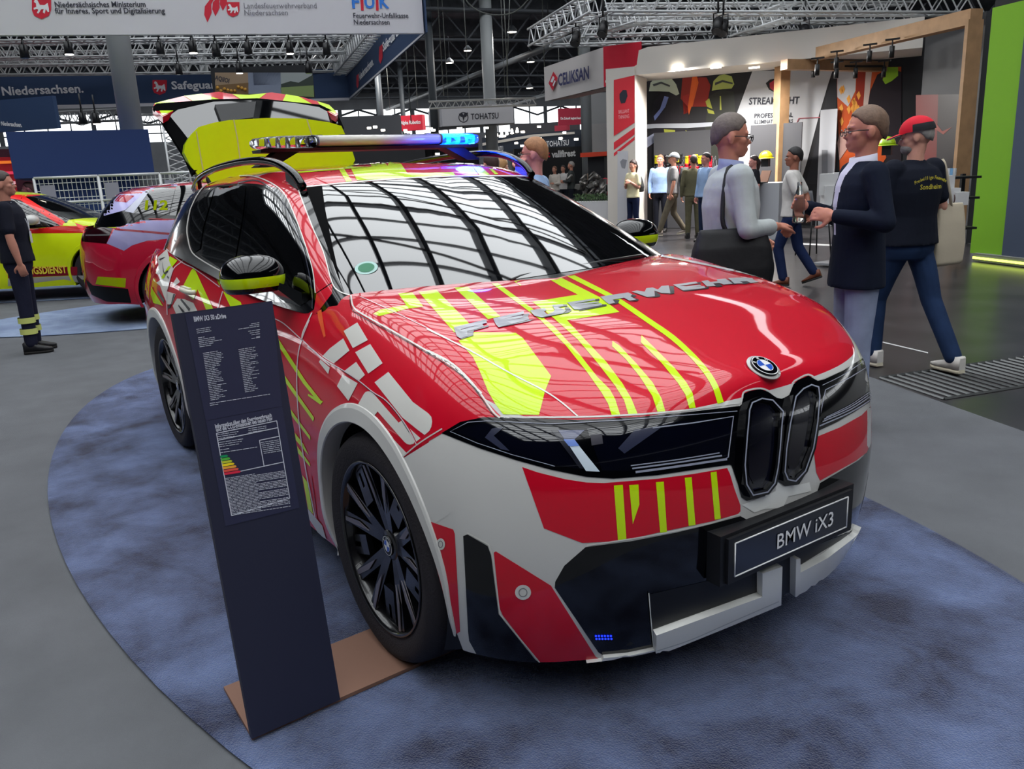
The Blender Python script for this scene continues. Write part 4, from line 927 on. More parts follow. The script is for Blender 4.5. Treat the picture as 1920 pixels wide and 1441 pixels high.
p5 = person('woman in a cream short-sleeved shirt and navy trousers holding a backpack strap', at_g(1187, 19.6), 215, H=1.70, skin=(209, 149, 130), top=(222, 214, 176), sleeve='short', bottom=(24, 32, 60), shoe=(220, 216, 210), hair=(50, 34, 34), hairlen=2, female=True,
   LA=[(.03, .22, 1.14), (.17, .10, 1.26)], RA=[(.03, -.22, 1.14), (.16, -.08, 1.22)], LF=(-.02, .12, .09), RF=(.06, -.12, .09), vox=.014, head=8)
p6 = person('man in a light blue shirt and dark trousers standing behind the walker in the cap', at_g(1238, 20.6), 250, H=1.80, skin=(203, 139, 117), top=(142, 168, 208), sleeve='long', bottom=(22, 24, 34), hair=(120, 90, 70), vox=.015, baldtop=True)
p7 = person('man in a grey cap and grey T-shirt with a black and yellow backpack, walking left', at_g(1262, 19.4), 172, H=1.82, skin=(209, 147, 124), top=(140, 138, 140), sleeve='short', bottom=(104, 96, 82), shoe=(170, 158, 148), hair=(120, 110, 100), hat=((132, 136, 142),),
   LK=(.16, .1, .50), LF=(.30, .10, .10), RK=(-.02, -.1, .48), RF=(-.26, -.1, .12), vox=.014, head=8, nod=-14)
p8 = person('fireman in black T-shirt and trousers with reflective ankle bands at the left edge', at_g(2, 9.7), 20, H=1.80, skin=(188, 130, 111), top=(26, 28, 40), sleeve='short', bottom=(34, 36, 54), shoe=(20, 20, 26), hair=(60, 48, 44), vox=.012,
   LA=[(.0, .25, 1.14), (.02, .25, .90)], RA=[(.02, -.25, 1.14), (.06, -.25, .90)], girth=1.1, topname='t_shirt')
p9 = person('person with brown hair in purple light behind the yellow and red car', at_g(48, 18.5), 200, H=1.80, skin=(160, 96, 107), top=(110, 70, 170), sleeve='long', hair=(90, 56, 60), vox=.015)
p10 = person('red-haired man in a light blue shirt with his hand at his ear, beyond the windscreen', at_g(1002, 6.9), 160, H=1.82, skin=(220, 149, 141), top=(150, 176, 212), sleeve='long', hair=(168, 118, 78), glasses=True, bottom=(40, 44, 60),
   LA=[(.10, .24, 1.28), (.08, .13, 1.52)], head=6, vox=.011, palmL=(0, 1, 0), curlL=.9)
p11 = person('brown-haired head just showing above the roof beside the light bar', at_g(921, 9.2), 120, H=1.77, top=(60, 70, 90), hair=(66, 44, 38), vox=.015)
p12 = person('fair-haired head just showing above the roof behind the brown-haired one', at_g(941, 9.9), 60, H=1.74, top=(90, 70, 60), hair=(186, 140, 92), vox=.015)
p13 = person('man in a light blue shirt behind the camouflage jacket, beyond the denim shirt', at_g(1323, 17.5), 200, H=1.76, skin=(203, 134, 119), top=(150, 176, 214), sleeve='long', hair=(44, 32, 34), vox=.015)
p14 = person('person in camouflage clothing half hidden behind the denim shirt', at_g(1300, 18.6), 90, H=1.74, top=(96, 92, 70), sleeve='long', bottom=(90, 86, 66), hair=(60, 46, 40), vox=.015)
p15 = person('dark-haired woman behind the counter with an open laptop', at_g(1412, 17.8), 190, H=1.66, skin=(209, 145, 134), top=(30, 30, 36), sleeve='short', hair=(50, 34, 34), hairlen=2, female=True, vox=.015)
for i, (px, d, H_, t_, h_, lab, ph) in enumerate(((1040, 30, 1.70, (206, 196, 186), (120, 84, 66), 'woman in a pale top, leftmost of the group before the black booth', 230), (1056, 31, 1.72, (210, 206, 204), (60, 44, 40), 'person in a white top between the pale woman and the grey-haired man', 240),
                                         (1071, 28.5, 1.82, (66, 70, 70), (150, 144, 140), 'grey-haired man in a dark jacket reading papers', 170), (1108, 27.5, 1.70, (150, 128, 110), (110, 84, 66), 'person in a brown top behind the engine display', 200), (1119, 28.5, 1.75, (190, 120, 116), (60, 44, 40), 'person in a pink top beneath the orange stand', 220))):
    person(lab, at_g(px, d), ph, H=H_, top=t_, hair=h_, bottom=(34, 36, 46), vox=.02, LA=[(.04, .24, 1.14), (.25, .14, 1.16)] if i != 3 else None)
# things carried and printed
def attach(m, name, mt, root, **k): return m.build(name, mt, root, **k)
m = MB(); X0 = -.166
for t_, z, sz in (('Sondheim', 1.285, .048),): m.text(t_, (X0, .105*1.0, z), (0, -1, 0), (0, 0, 1), sz, .004, bold=.008)
for i, ch in enumerate('Freiwillige Feuerwehr'):
    k = (i-10)/10; m.text(ch, (X0+.012*abs(k), -k*.135, 1.352-.030*k*k), (0, -1, .0-k*.35), (0, -k*.3, 1), .034, .004, align='CENTER', bold=.008)
attach(m, 'back_lettering', mat('yellow_print', (214, 200, 60), .7), p3, fixn=False)
def rootpt(root, p): return root.matrix_world @ Vector(p)
bpy.context.view_layer.update()
def sack(name, c, w_, d_, h_, rz, mt, label, cat, strap=None, smt=None, parent=None, sag=.8):
    """soft bag"""
    m = MB(); rings = []
    for z, k, kd in ((0, .78, .5), (.04, .95, .9), (.35, 1.0, 1.0), (.7, .92, .8), (.95, .8, .4), (1, .78, .25)):
        rings.append([Vector((math.copysign(abs(math.cos(a))**.5, math.cos(a))*w_/2*k, math.copysign(abs(math.sin(a))**.5, math.sin(a))*d_/2*kd, z*h_)) for a in [2*PI*i/24 for i in range(24)]])
    m.loft(rings); me = remesh(m, .012, 4); root = empty(name, c, rz, label, cat); link('bag_body', me, mt, root)
    if strap:
        q = MB()
        for st in strap:
            P = [root.matrix_basis.inverted() @ Vector(p) if False else Matrix.Rotation(-rz, 3, 'Z') @ (Vector(p)-Vector(c)) for p in st]
            q.tube(smoothpts(P, 5), .013, 6)
        q.build('strap', smt or mt, root)
    return root
a1 = rootpt(p1, (-.05, -.22, .80)); sh1 = rootpt(p1, (-.02, .12, 1.50)); bk = rootpt(p1, (-.15, .04, 1.22)); fr = rootpt(p1, (.14, .0, 1.2))
sack('shoulder_bag', (a1.x, a1.y, a1.z), .50, .16, .36, R(56.3+5), mat('black_nylon', (14, 14, 18), .6, bump=.5, bscale=8), 'black nylon shoulder bag hanging at the hip of the denim shirt man', 'bag',
     [[(a1.x-.0, a1.y, a1.z+.30), tuple(rootpt(p1, (-.10, -.20, 1.2))), tuple(rootpt(p1, (-.05, -.13, 1.47))), tuple(rootpt(p1, (.06, -.06, 1.40)))]], None)
a3 = rootpt(p3, (-.02, -.36, .72)); s3_ = rootpt(p3, (-.0, -.22, 1.46))
sack('tote_bag', (a3.x, a3.y, a3.z), .32, .09, .46, R(56.3+25), mat('cream_canvas', (196, 184, 162), .9, bump=.4, bscale=9), 'cream canvas tote bag hanging from the shoulder of the red cap man', 'bag',
     [[(a3.x, a3.y, a3.z+.42), tuple(rootpt(p3, (-.06, -.285, 1.25))), tuple(rootpt(p3, (-.03, -.23, 1.47))), tuple(rootpt(p3, (.08, -.27, 1.3)))]])
a7 = rootpt(p7, (-.24, 0, 1.02)); o7 = sack('backpack', (a7.x, a7.y, a7.z), .22, .32, .44, R(56.3+172), mat('black_pack', (24, 26, 28), .7), 'black backpack with yellow-green panels on the grey T-shirt man', 'backpack')
q = MB(); q.box((-.11, .0, .22), (.03, .07, .30)); q.box((-.10, .09, .2), (.03, .03, .3)); q.build('lime_panel', mat('lime_fabric', (150, 165, 60), .7), o7)
a5 = rootpt(p5, (-.19, .0, 1.02)); sack('backpack', (a5.x, a5.y, a5.z), .14, .26, .36, R(56.3+215), mat('black_pack', (24, 26, 28), .7), 'small black backpack on the back of the woman in cream', 'backpack')
q = MB(); q.tube(smoothpts([rootpt(p5, (.13, .09, 1.16))*1.0, rootpt(p5, (.13, .10, 1.35)), rootpt(p5, (0, .10, 1.47)), rootpt(p5, (-.14, .08, 1.36))], 4), .014, 6)
# glass bottle held by the blazer man
bp_ = rootpt(p2, (.335, .0, 1.17)); m = MB(); m.lathe([(.0001, 0), (.030, 0), (.033, .01), (.033, .12), (.026, .155), (.013, .19), (.013, .225), (.0001, .225)], n=24)
o = m.build('glass_bottle', mat('clear_glass', (225, 235, 235), .03, trans=1, ior=1.45), None, loc=bp_); tag(o, 'small clear glass bottle held by the man in the blazer', 'bottle')
# fireman's reflective bands, lanyard
m = MB()
for y in (.11, -.11):
    for z in (.20, .31): m.lathe([(.078, z), (.078, z+.055)], c=(0, y, 0), n=20)
attach(m, 'reflective_band', mat('reflective_yellow', (206, 214, 120), .5), p8)
m = MB(); m.tube(smoothpts([(.05, .07, 1.47), (.14, .04, 1.3), (.15, 0, 1.18)], 4), .005, 5); m.tube(smoothpts([(.05, -.07, 1.47), (.14, -.04, 1.3), (.15, 0, 1.18)], 4), .005, 5); m.box((.155, 0, 1.13), (.006, .08, .11)); attach(m, 'name_badge', mat('badge_white', (210, 212, 220), .5), p8)
# ================================================================= stand, carpets, second and third car
BC1, BC2 = (25, 32, 66), (104, 122, 166)
def carpet_mat(name, c1, c2, sc):
    m = bpy.data.materials.new(name); m.use_nodes = True; nt = m.node_tree; b = nt.nodes['Principled BSDF']; tc = nt.nodes.new('ShaderNodeTexCoord')
    n = nt.nodes.new('ShaderNodeTexNoise'); n.inputs['Scale'].default_value = sc; n.inputs['Detail'].default_value = 8; n.inputs['Roughness'].default_value = .62; n.inputs['Distortion'].default_value = .3
    r = nt.nodes.new('ShaderNodeValToRGB'); r.color_ramp.elements[0].position = .34; r.color_ramp.elements[1].position = .70; r.color_ramp.elements[0].color = srgb(c1)+(1,); r.color_ramp.elements[1].color = srgb(c2)+(1,)
    f = nt.nodes.new('ShaderNodeTexNoise'); f.inputs['Scale'].default_value = 190; bp = nt.nodes.new('ShaderNodeBump'); bp.inputs['Strength'].default_value = 1.0; bp.inputs['Distance'].default_value = .012
    L = nt.links.new; L(tc.outputs['Object'], n.inputs[0]); L(n.outputs[0], r.inputs[0]); L(r.outputs[0], b.inputs['Base Color']); L(tc.outputs['Object'], f.inputs[0]); L(f.outputs[0], bp.inputs['Height']); L(bp.outputs[0], b.inputs['Normal'])
    b.inputs['Roughness'].default_value = .95; b.inputs['Sheen Weight'].default_value = .25; b.inputs['Specular IOR Level'].default_value = .1
    return m
def oval(cx, cy, a, b, rz, mt, label):
    m = MB(); h = .012; P = [(math.cos(2*PI*i/96)*a, math.sin(2*PI*i/96)*b) for i in range(96)]
    m.loft([[Vector((x, y, 0)) for x, y in P], [Vector((x*1.002, y*1.002, h*.7)) for x, y in P], [Vector((x*.997, y*.995, h)) for x, y in P]], sm=False)
    o = m.build('oval_carpet', mt, None, loc=(cx, cy, Z0)); o.rotation_euler = (0, 0, rz); return tag(o, label, 'carpet')
CPT = carpet_mat('blue_pile_carpet', BC1, BC2, 2.6)
oval(-1.8, 0, 3.9, 1.71, 0, CPT, 'big mottled blue oval carpet under the foreground car')
oval(-9.0, 1.9, 4.0, 1.6, R(81), carpet_mat('pale_blue_pile', (96, 116, 156), (150, 170, 200), 1.5), 'pale blue oval carpet under the lilac and red car')
oval(-12.9, .6, 4.0, 1.5, R(62), carpet_mat('pale_blue_pile', (96, 116, 156), (150, 170, 200), 1.5), 'pale blue oval carpet under the yellow and red car')
# information stand
A_ = onz(473, 1385, .012); B_ = onz(638, 1311, .012); e_ = (B_-A_); e_.z = 0; W2 = e_.length; ex = e_.normalized(); bk_ = Vector((-ex.y, ex.x, 0)); bk_ = bk_ if bk_.x < 0 else -bk_
th = R(8); uz = (bk_*math.sin(th)+Vector((0, 0, math.cos(th)))); nn = -(bk_*math.cos(th)-Vector((0, 0, math.sin(th)))); nn = nn if nn.x > 0 else -nn
NVY = mat('dark_navy_board', (34, 36, 58), .55); SHT = mat('navy_sheet', (43, 45, 72), .5); PRT = mat('white_print', (205, 208, 220), .6)
st = empty('information_stand', (0, 0, 0), 0, 'tall dark navy information board leaning back on a wooden base plate', 'sign')
m = MB(); m.prism([A_, B_, B_+uz*1.225, A_+uz*1.225], -nn, .02); m.build('board', NVY, st, bevel=.002)
def kz(x, y): return (300+x/3.275, 560+y/3.275)
def bpt(x, y, off=.001): p = onpl(*kz(x, y), A_, nn); return p+nn*off
m = MB()
for q in (((152, 93), (690, 18), (748, 658), (280, 748)), ((281, 750), (749, 660), (855, 1282), (402, 1396))): m._f([m.bm.verts.new(bpt(x, y, .0012)) for x, y in q])
m.build('printed_sheet', SHT, st, fixn=False)
m = MB()
def bt(t, x0, y0, x1, y1, cap, bold=.03):
    a, b = bpt(x0, y0, 0), bpt(x1, y1, 0); m.text(t, a, b-a, uz, cap/3.275*3.35/FPX/.70, .0022, bold=bold, fit=(b-a).length)
bt('BMW iX3 50 xDrive', 208, 140, 405, 118, 20); bt('Information über den Energieverbrauch', 338, 795, 684, 724, 17); bt('und die CO2-Emissionen des neuen Pkw', 344, 815, 690, 744, 17)
rnd = random.Random(3)
def bar_(x0, y0, L_, h=3.4, sl=-.155):
    x1 = x0+L_; y1 = y0+L_*sl
    x = x0
    while x < x1-4:                              # illegible small print
        w_ = min(rnd.uniform(14, 40), x1-x); a = y0+(x-x0)*sl; b = y0+(x+w_-x0)*sl
        m._f([m.bm.verts.new(bpt(*q, .0022)) for q in ((x, a+h), (x+w_, b+h), (x+w_, b), (x, a))]); x += w_+4
for i in range(3): bar_(222+i*2, 186+i*11, 88-8*(i == 1))
for i in range(6): bar_(232+i*2, 238+i*11, (40, 100, 100, 140, 90, 70)[i])
for i in range(3): bar_(608-(50, 60, 128)[i], 143+i*11+(9, 10, 20)[i], (50, 60, 128)[i])
for i in range(5): bar_(612-(72, 62, 52, 22, 52)[i], 198+i*11, (72, 62, 52, 22, 52)[i])
for i in range(28): bar_(262+i*1.75, 333+i*10.6, rnd.uniform(50, 120))
for i in range(25): bar_(480+i*1.7, 310+i*10.8, rnd.uniform(50, 115))
bar_(304, 640, 370); bar_(306, 652, 50)
for i in range(3): bar_(350+i*2, 832+i*12, 130-i*14)
for i in range(3): bar_(360+i*2, 880+i*13, 150-i*12)
bar_(368, 925, 60); bar_(370, 942, 225)
for i in range(3): bar_(541, 795+i*12, 110)
for i in range(7): bar_(618+i*3, 880+i*11, 108)
for i in range(26): bar_(400+i*1.6, 1100+i*9, 360 if i % 6 else 180, 3.6)
for q in ([(345,825),(715,748)],[(345,825),(438,1330)],[(715,748),(795,1222)],[(438,1330),(795,1222)],[(609,868),(638,1030)],[(388,1080),(760,1000)],[(352,868),(722,790)],[(609,868),(735,842)]):
    a, b = (bpt(*p, .0022) for p in q); d = (b-a).normalized().cross(nn)*.0012; m._f([m.bm.verts.new(v) for v in (a-d, b-d, b+d, a+d)])
m.build('lettering', PRT, st, fixn=False)
for i, c in enumerate(((0, 150, 90), (90, 190, 70), (200, 215, 50), (250, 225, 20), (245, 170, 60), (235, 90, 70), (225, 40, 70))):
    m = MB(); x0 = 370+i*4; y0 = 962+i*17.5; w_ = 40+i*9; m._f([m.bm.verts.new(bpt(*p, .0024)) for p in ((x0, y0+14), (x0+w_, y0+14-w_*.155), (x0+w_+7, y0+6-w_*.155), (x0+w_-2, y0-w_*.155), (x0-3, y0))])
    m.build('efficiency_bar', mat('energy_bar_%d' % i, c, .6), st, fixn=False)
m = MB(); c0 = Vector((A_.x, A_.y, 0)); c1 = onz(420, 1293, 0); c2 = onz(860, 1216, 0); c0 = onz(473, 1387, 0)
m.prism([c0, c2, c2+(c1-c0), c1], (0, 0, 1), .012); m.build('base_plate', mat('raw_mdf_board', (128, 94, 78), .75), st, bevel=.001)
# ---- generic cars built on the same body form
def hitM(Mi, t0):
    O = Mi @ CAM
    def fn(px, py, wh='all'):
        bv = CLAY[wh][0]; d = ((Mi.to_3x3()) @ ray(px, py)).normalized(); h = bv.ray_cast(O, d)
        if h[0] is not None: return h[0], snorm(h[0], h[2], wh)
        best = None
        for k in range(90):
            q = bv.find_nearest(O+d*(t0+k*.06)); 
            if best is None or q[3] < best[0]: best = (q[3], q[0], q[2])
        return best[1], snorm(best[1], best[2], wh)
    return fn
def othercar(key, loc, rz, label, body, films, rimcol):
    root = empty('emergency_suv', loc, rz, label, 'car', None); Mi = (Matrix.Translation(loc) @ Matrix.Rotation(rz, 4, 'Z')).inverted(); fn = hitM(Mi, (Vector(loc)-CAM).length-4.5)
    for part, poly, mt, off in films: film(key+':'+part, poly, mt, off, 6, fn=fn)
    k = lambda n: key+':'+n
    panel('bonnet', LB[:iA+1, j6:], body, 'both', None, root, k('bonnet')); panel('front_bumper', LB[:i8+1, :j6+1], body, 'both', arch, root, k('front_bumper'))
    for base, A in SIDE: panel(base, A, body, 'no', arch, root, k(base)); panel(base, A, body, 'left', arch, root, 'x')
    panel('rear_bumper', LB[18*SU:, :j6+1], body, 'both', None, root, k('rear_bumper')); panel('roof', GH[:, 3*6:], body, 'both', None, root, k('roof')); panel('cabin_frame', GH[:, :3*6+1], BLK, 'both', None, root, k('cabin_frame'))
    for s in (1, -1):
        for x in (0, -2.897): wheel((x, s*.797, .3865), s > 0, root)
    q = MB(); q.prism([(x, y, .26) for x, y in [(.7,-.5),(.7,.5),(.4,.8),(-3.6,.8),(-3.6,-.8),(.4,-.8)]], (0,0,1), .03); q.build('floor_pan', MBK, root)
    arches(root, body)
    return root
y1 = zz(0, 300, 4)
LIL = mat('lilac_film', (186, 182, 232), .5, coat=.9, spec=.2); MAG = mat('crimson_paint', (176, 6, 46), .5, coat=1, spec=.2); TLD = mat('dark_tail_lamp', (52, 4, 18), .15, coat=1); YE2 = mat('neon_yellow_film', (206, 226, 0), .5, coat=.8, spec=.2); ORR = mat('luminous_red_film', (238, 26, 22), .5, coat=.8, spec=.2)
f2 = [('cabin_frame', y1(945,380,1100,232,1180,205,1320,195,1265,410,1000,400), GLS, 4), ('cabin_frame', y1(1322,195,1520,182,1430,420,1272,415), GLS, 4),
      ('cabin_frame', y1(935,385,1100,225,1120,235,1000,398), mat('satin_trim', (170, 172, 186), .3, metal=.5), 5), ('cabin_frame', y1(860,262,905,215,1330,160,1330,195,1180,205,1100,230,940,375,700,440,660,430), LIL, 3), ('cabin_frame', y1(865,262,1010,268,950,318,805,305), MAG, 4),
      ('cabin_frame', y1(670,268,840,262,640,442,600,450), BLK, 4), ('roof', y1(740,240,900,205,1330,155,1330,162,905,216,860,262), LIL, 2)]
for part in ('rear_quarter', 'side_panel', 'rear_bumper'):
    f2 += [(part, y1(640,440,960,405,1400,425,1380,600,1330,590,1250,590,1100,605,990,640,930,680,800,625,860,515,905,450), LIL, 2), (part, y1(650,426,1000,434,1400,444,1400,450,1000,441,650,434), MAG, 3),
           (part, y1(860,512,1100,530,1380,555,1380,572,1100,546,860,526), MAG, 3), (part, y1(660,432,912,452,870,512,680,490), YE2, 4), (part, y1(598,490,845,512,800,626,618,610), TLD, 4), (part, y1(735,873,945,886,940,956,718,930), YE2, 4),
           (part, y1(620,558,820,556,820,566,620,570), SHG, 5), (part, y1(640,890,700,940,960,965,985,1070,800,1060,690,1010), MBK, 3)]
c2 = othercar('c2', Vector((-8.55, 3.30, 0)), R(81), 'crimson and lilac SUV parked with its rear towards the foreground car', MAG, f2, None)
m = MB(); q0 = onpl(268, 392, (-8.9, .5, 1.3), (1, -.16, .25))
fn2 = hitM((Matrix.Translation(c2.location) @ Matrix.Rotation(R(81), 4, 'Z')).inverted(), 6)
a, na = fn2(266, 393, 'top'); b, nb = fn2(311, 393, 'top'); m.text('112', a+na*.006, b-a, Vector((0, 0, 1)), .15, .006, bold=.035, fit=(b-a).length, shear=.2); m.build('number_sticker', YE2, c2, fixn=False)
f1 = []
for part in ('side_panel', 'front_fender', 'rear_quarter', 'front_bumper'):
    f1 += [(part, y1(60,500,660,493,660,546,60,552), ORR, 2), (part, y1(60,800,580,800,580,862,60,885), MAG, 2), (part, y1(60,888,590,865,640,865,640,930,480,893,60,945), WHT, 3)]
f1 += [('cabin_frame', y1(20,330,70,290,150,300,470,495,60,497,-40,497), GLS, 3), ('cabin_frame', y1(40,250,180,270,480,458,500,500,462,497,150,300,70,288,20,330,-20,330), ORR, 4), ('cabin_frame', y1(185,275,330,265,600,428,640,470,480,460), GLS, 3),
       ('roof', y1(60,240,190,235,300,250,330,265,185,275,60,262), ORR, 2), ('front_fender', y1(560,470,620,490,640,560,600,520), ORR, 3)]
c1 = othercar('c1', Vector((-12.26, .38, 0)), R(62), 'fluorescent yellow and red rescue service car at the left edge', YE2, f1, None)
fn1 = hitM((Matrix.Translation(c1.location) @ Matrix.Rotation(R(62), 4, 'Z')).inverted(), 10)
a, na = fn1(12, 515, 'low'); b, nb = fn1(126, 511, 'low'); m = MB(); m.text('RETTUNGSDIENST', a+na*.008, b-a, Vector((0, 0, 1)), .15, .008, bold=.03, fit=(b-a).length); m.build('lettering', mat('gold_letters', (226, 196, 60), .6), c1, fixn=False)
m = MB(); m.ball((-.80, -1.02, 1.20), 1, 14, (.10, .13, .075)); m.box((-.80, -.90, 1.15), (.06, .16, .04)); m.build('door_mirror', WHT, c1)
m = MB(); m.ball((-.80, -1.02, 1.20), 1, 14, (.10, .13, .075)); m.box((-.80, -.90, 1.15), (.06, .16, .04)); m.build('door_mirror', BLK, c2)
# ================================================================= banners, trusses and booths
NAV = mat('navy_banner', (38, 62, 98), .7); WBN = mat('white_banner', (205, 205, 212), .7); TXW = mat('white_lettering', (228, 230, 235), .6); TXD = mat('dark_lettering', (40, 42, 56), .6); TXG = mat('grey_lettering', (116, 116, 126), .6)
RDS = mat('red_signage', (206, 22, 52), .6); CREAM = mat('cream_fabric', (214, 208, 200), .75, bump=.2, bscale=2); ALU = mat('truss_aluminium', (196, 198, 200), .4, metal=.25); BKS = mat('black_signage', (22, 25, 31), .6); BLUL = mat('blue_letters', (40, 120, 215), .5)
LAMP = mat('lamp_lens_lit', (255, 246, 228), .4, emit=(255, 244, 225), es=9)
class Face:
    """an upright face given by two ends (photo x,y at height Z or distances) so that writing can be laid on it"""
    def __init__(s, a, b):
        s.a, s.b = Vector(a), Vector(b); s.u = (s.b-s.a); s.u.z = 0; s.L = s.u.length; s.u.normalize(); s.n = s.u.cross(Vector((0, 0, 1)))
        if s.n.dot(CAM-s.a) < 0: s.n = -s.n
    def p(s, x, y, off=.006): return onpl(x, y, s.a, s.n)+s.n*off
    def poly(s, m, pts, off=.006): m._f([m.bm.verts.new(s.p(x, y, off)) for x, y in pts])
    def text(s, m, t, x0, y0, x1, y1, cap, bold=.01, off=.012, shear=0):
        a, b = s.p(x0, y0, 0), s.p(x1, y1, 0); d = b-a; up = Vector((0, 0, 1)); dist = (a-CAM).length
        # optical: reading direction must run left to right for the viewer
        m.text(t, a, d, (up-d.normalized()*up.dot(d.normalized())), cap*dist/FPX/.70, off, bold=bold, fit=d.length, shear=shear)
def hgt(g, px, py): d = ray(px, py); g = Vector(g); return CAM.z+d.z*math.hypot(g.x-CAM.x, g.y-CAM.y)/math.hypot(d.x, d.y)
def sign(name, label, x0, y0, x1, y1, Zb, H, mt, th=.12, cat='sign', hang=0, group=None):
    a, b = onz(x0, y0, Zb), onz(x1, y1, Zb); f = Face(a, b); m = MB(); m.prism([f.a, f.b, f.b+Vector((0, 0, H)), f.a+Vector((0, 0, H))], -f.n, th)
    root = empty(name, a, 0, label, cat, group); o = m.build('panel', mt, root); o.location = -a; f.root = root
    if hang:
        m = MB(); w_ = f.b-f.a
        for k in (.1, .9): p = f.a+w_*k+Vector((0, 0, H)); m.seg(p, Vector((p.x, p.y, 11.87)), .012, 5)
        o = m.build('suspension_cable', CW, root); o.location = -a
    return f
def part(f, name, m, mt): o = m.build(name, mt, f.root, fixn=False); o.location = -f.root.location; return o
def horse(m, f, cx, cy, s):
    P = [(-.5,.1),(-.42,-.25),(-.2,-.1),(.1,-.12),(.25,-.42),(.42,-.5),(.5,-.32),(.36,-.22),(.34,.02),(.52,.08),(.5,.2),(.3,.16),(.2,.2),(.3,.42),(.18,.45),(.02,.18),(-.15,.16),(-.1,.38),(-.22,.46),(-.3,.15),(-.42,.35),(-.52,.34)]
    f.poly(m, [(cx-x*s, cy+y*s) for x, y in P], .016)
def shield(f, x0, y0, x1, y1):
    m = MB(); h = y1-y0; w_ = x1-x0; f.poly(m, [(x0, y0), (x1, y0), (x1, y0+h*.6), (x1-w_*.12, y0+h*.85), ((x0+x1)/2, y1), (x0+w_*.12, y0+h*.85), (x0, y0+h*.6)], .010); part(f, 'shield_emblem', m, RDS)
    m = MB(); horse(m, f, (x0+x1)/2, y0+h*.45, w_*.78); part(f, 'horse_emblem', m, TXW)
# --- white overhead banner, top left
f = sign('overhead_banner', 'big light grey overhead banner with ministry and association logos, top left', -60, 66.4, 795, 62, 4.2, 1.7, WBN)
m = MB(); f.text(m, 'Niedersächsisches Ministerium', 103, 14, 273, 13, 8, .02); f.text(m, 'für Inneres, Sport und Digitalisierung', 104, 25.5, 310, 25, 8, .02); part(f, 'lettering', m, TXD)
m = MB(); f.text(m, 'Landesfeuerwehrverband', 457, 16, 593, 15.5, 8.5, 0); f.text(m, 'Niedersachsen', 458, 29, 539, 28.5, 8.5, 0); part(f, 'lettering', m, TXG)
m = MB(); f.text(m, 'Feuerwehr-Unfallkasse', 662, 34, 765, 34, 8, .012); f.text(m, 'Niedersachsen', 663, 46, 730, 46, 8, .012); part(f, 'lettering', m, TXD)
for t, x0, x1 in (('F', 659, 673), ('U', 683, 702), ('K', 711, 729)):
    m = MB(); f.text(m, t, x0, 15, x1, 15, 19, .03); part(f, 'letter', m, BLUL)
m = MB(); f.poly(m, [(675, -10), (681, -10), (682, 20), (677, 20)]); f.poly(m, [(704, -10), (709, -10), (710, 20), (705, 20)]); part(f, 'red_stroke', m, RDS)
shield(f, 60, -6, 96, 36); shield(f, 425, 4, 449, 32)
for dx in (0, 15, 29):
    m = MB(); f.poly(m, [(389+dx, 42-dx*.75), (383+dx, 28-dx*.7), (384+dx, 12-dx*.5), (396+dx, -4-dx*.3), (404+dx, -6-dx*.3), (396+dx, 8-dx*.4), (397+dx, 24-dx*.6)]); part(f, 'flame_stroke', m, RDS)
# --- navy banner ring
f = sign('navy_banner', 'long navy banner with white lettering across the back of the left stand', -60, 208, 655, 187, 4.2, 1.0, NAV)
m = MB(); f.text(m, 'Safeguarding Niedersachsen.', -132, 184, 157, 173, 12, .025); f.text(m, 'Safeguarding', 322, 167, 446, 165, 12, .025); part(f, 'lettering', m, TXW)
shield(f, 286, 150, 313, 178); m = MB(); f.poly(m, [(-60, 209), (655, 188), (655, 183), (300, 193), (-60, 200)], .008); part(f, 'white_trim', m, WBN)
f = sign('slanted_navy_banner', 'navy banner running towards the viewer below the white banner corner', 655, 187, 800, 60, 4.2, 1.0, NAV, .02)
m = MB(); f.text(m, 'Safeguarding', 719, 97, 757, 55, 14, .03); f.text(m, 'Niedersachsen.', 674, 152, 701, 121, 12, .03); part(f, 'lettering', m, TXW)
for q in ([(712, 88), (718, 82), (718, 108), (714, 120), (711, 112)], [(669, 142), (673, 138), (673, 160), (671, 166), (669, 160)]): m = MB(); f.poly(m, q, .01); part(f, 'shield_emblem', m, RDS)
m = MB(); f.poly(m, [(655, 187), (797, 62), (797, 58), (655, 183)], .008); part(f, 'white_trim', m, WBN)
f = sign('small_navy_banner', 'small tilted navy banner with white lettering at the far left edge', -30, 250, 108, 240, 3.1, .75, NAV); m = MB(); f.text(m, 'Safeguarding Niedersachsen.', -30, 232, 42, 238, 6, .03); part(f, 'lettering', m, TXW)
# --- three picture screens
f = sign('picture_screen', 'row of three pictures on a screen wall above the open tailgate', 402, 190, 590, 183, 3.9, .9, BKS, hang=1)
for q, c in (([(403,136),(465,136),(466,176),(404,178)], (150, 128, 104)), ([(465,136),(526,136),(528,176),(466,176)], (120, 130, 150)), ([(526,136),(585,136),(589,182),(528,178)], (150, 158, 158)), ([(404,160),(466,155),(466,176),(404,178)], (110, 84, 50)), ([(526,158),(545,152),(560,155),(587,140),(588,160),(527,164)], (40, 52, 44)), ([(526,164),(588,160),(589,182),(528,178)], (120, 140, 84)), ([(474,136),(526,136),(526,158),(476,160)], (86, 96, 124))):
    m = MB(); f.poly(m, q, .008+.002*(c[0] < 125)); part(f, 'picture_area', m, mat('picture_%d_%d_%d' % c, c, .5))
m = MB(); f.text(m, 'AQIIOI', 403, 149, 430, 156, 7, .03, .014); part(f, 'picture_lettering', m, TXD)
m = MB()
for k in range(9): m.ball(f.p(408+k*6.5, 166+rnd.uniform(-3, 5), .012), .05, 6)
part(f, 'picture_crowd', m, mat('picture_crowd', (190, 140, 50), .6))
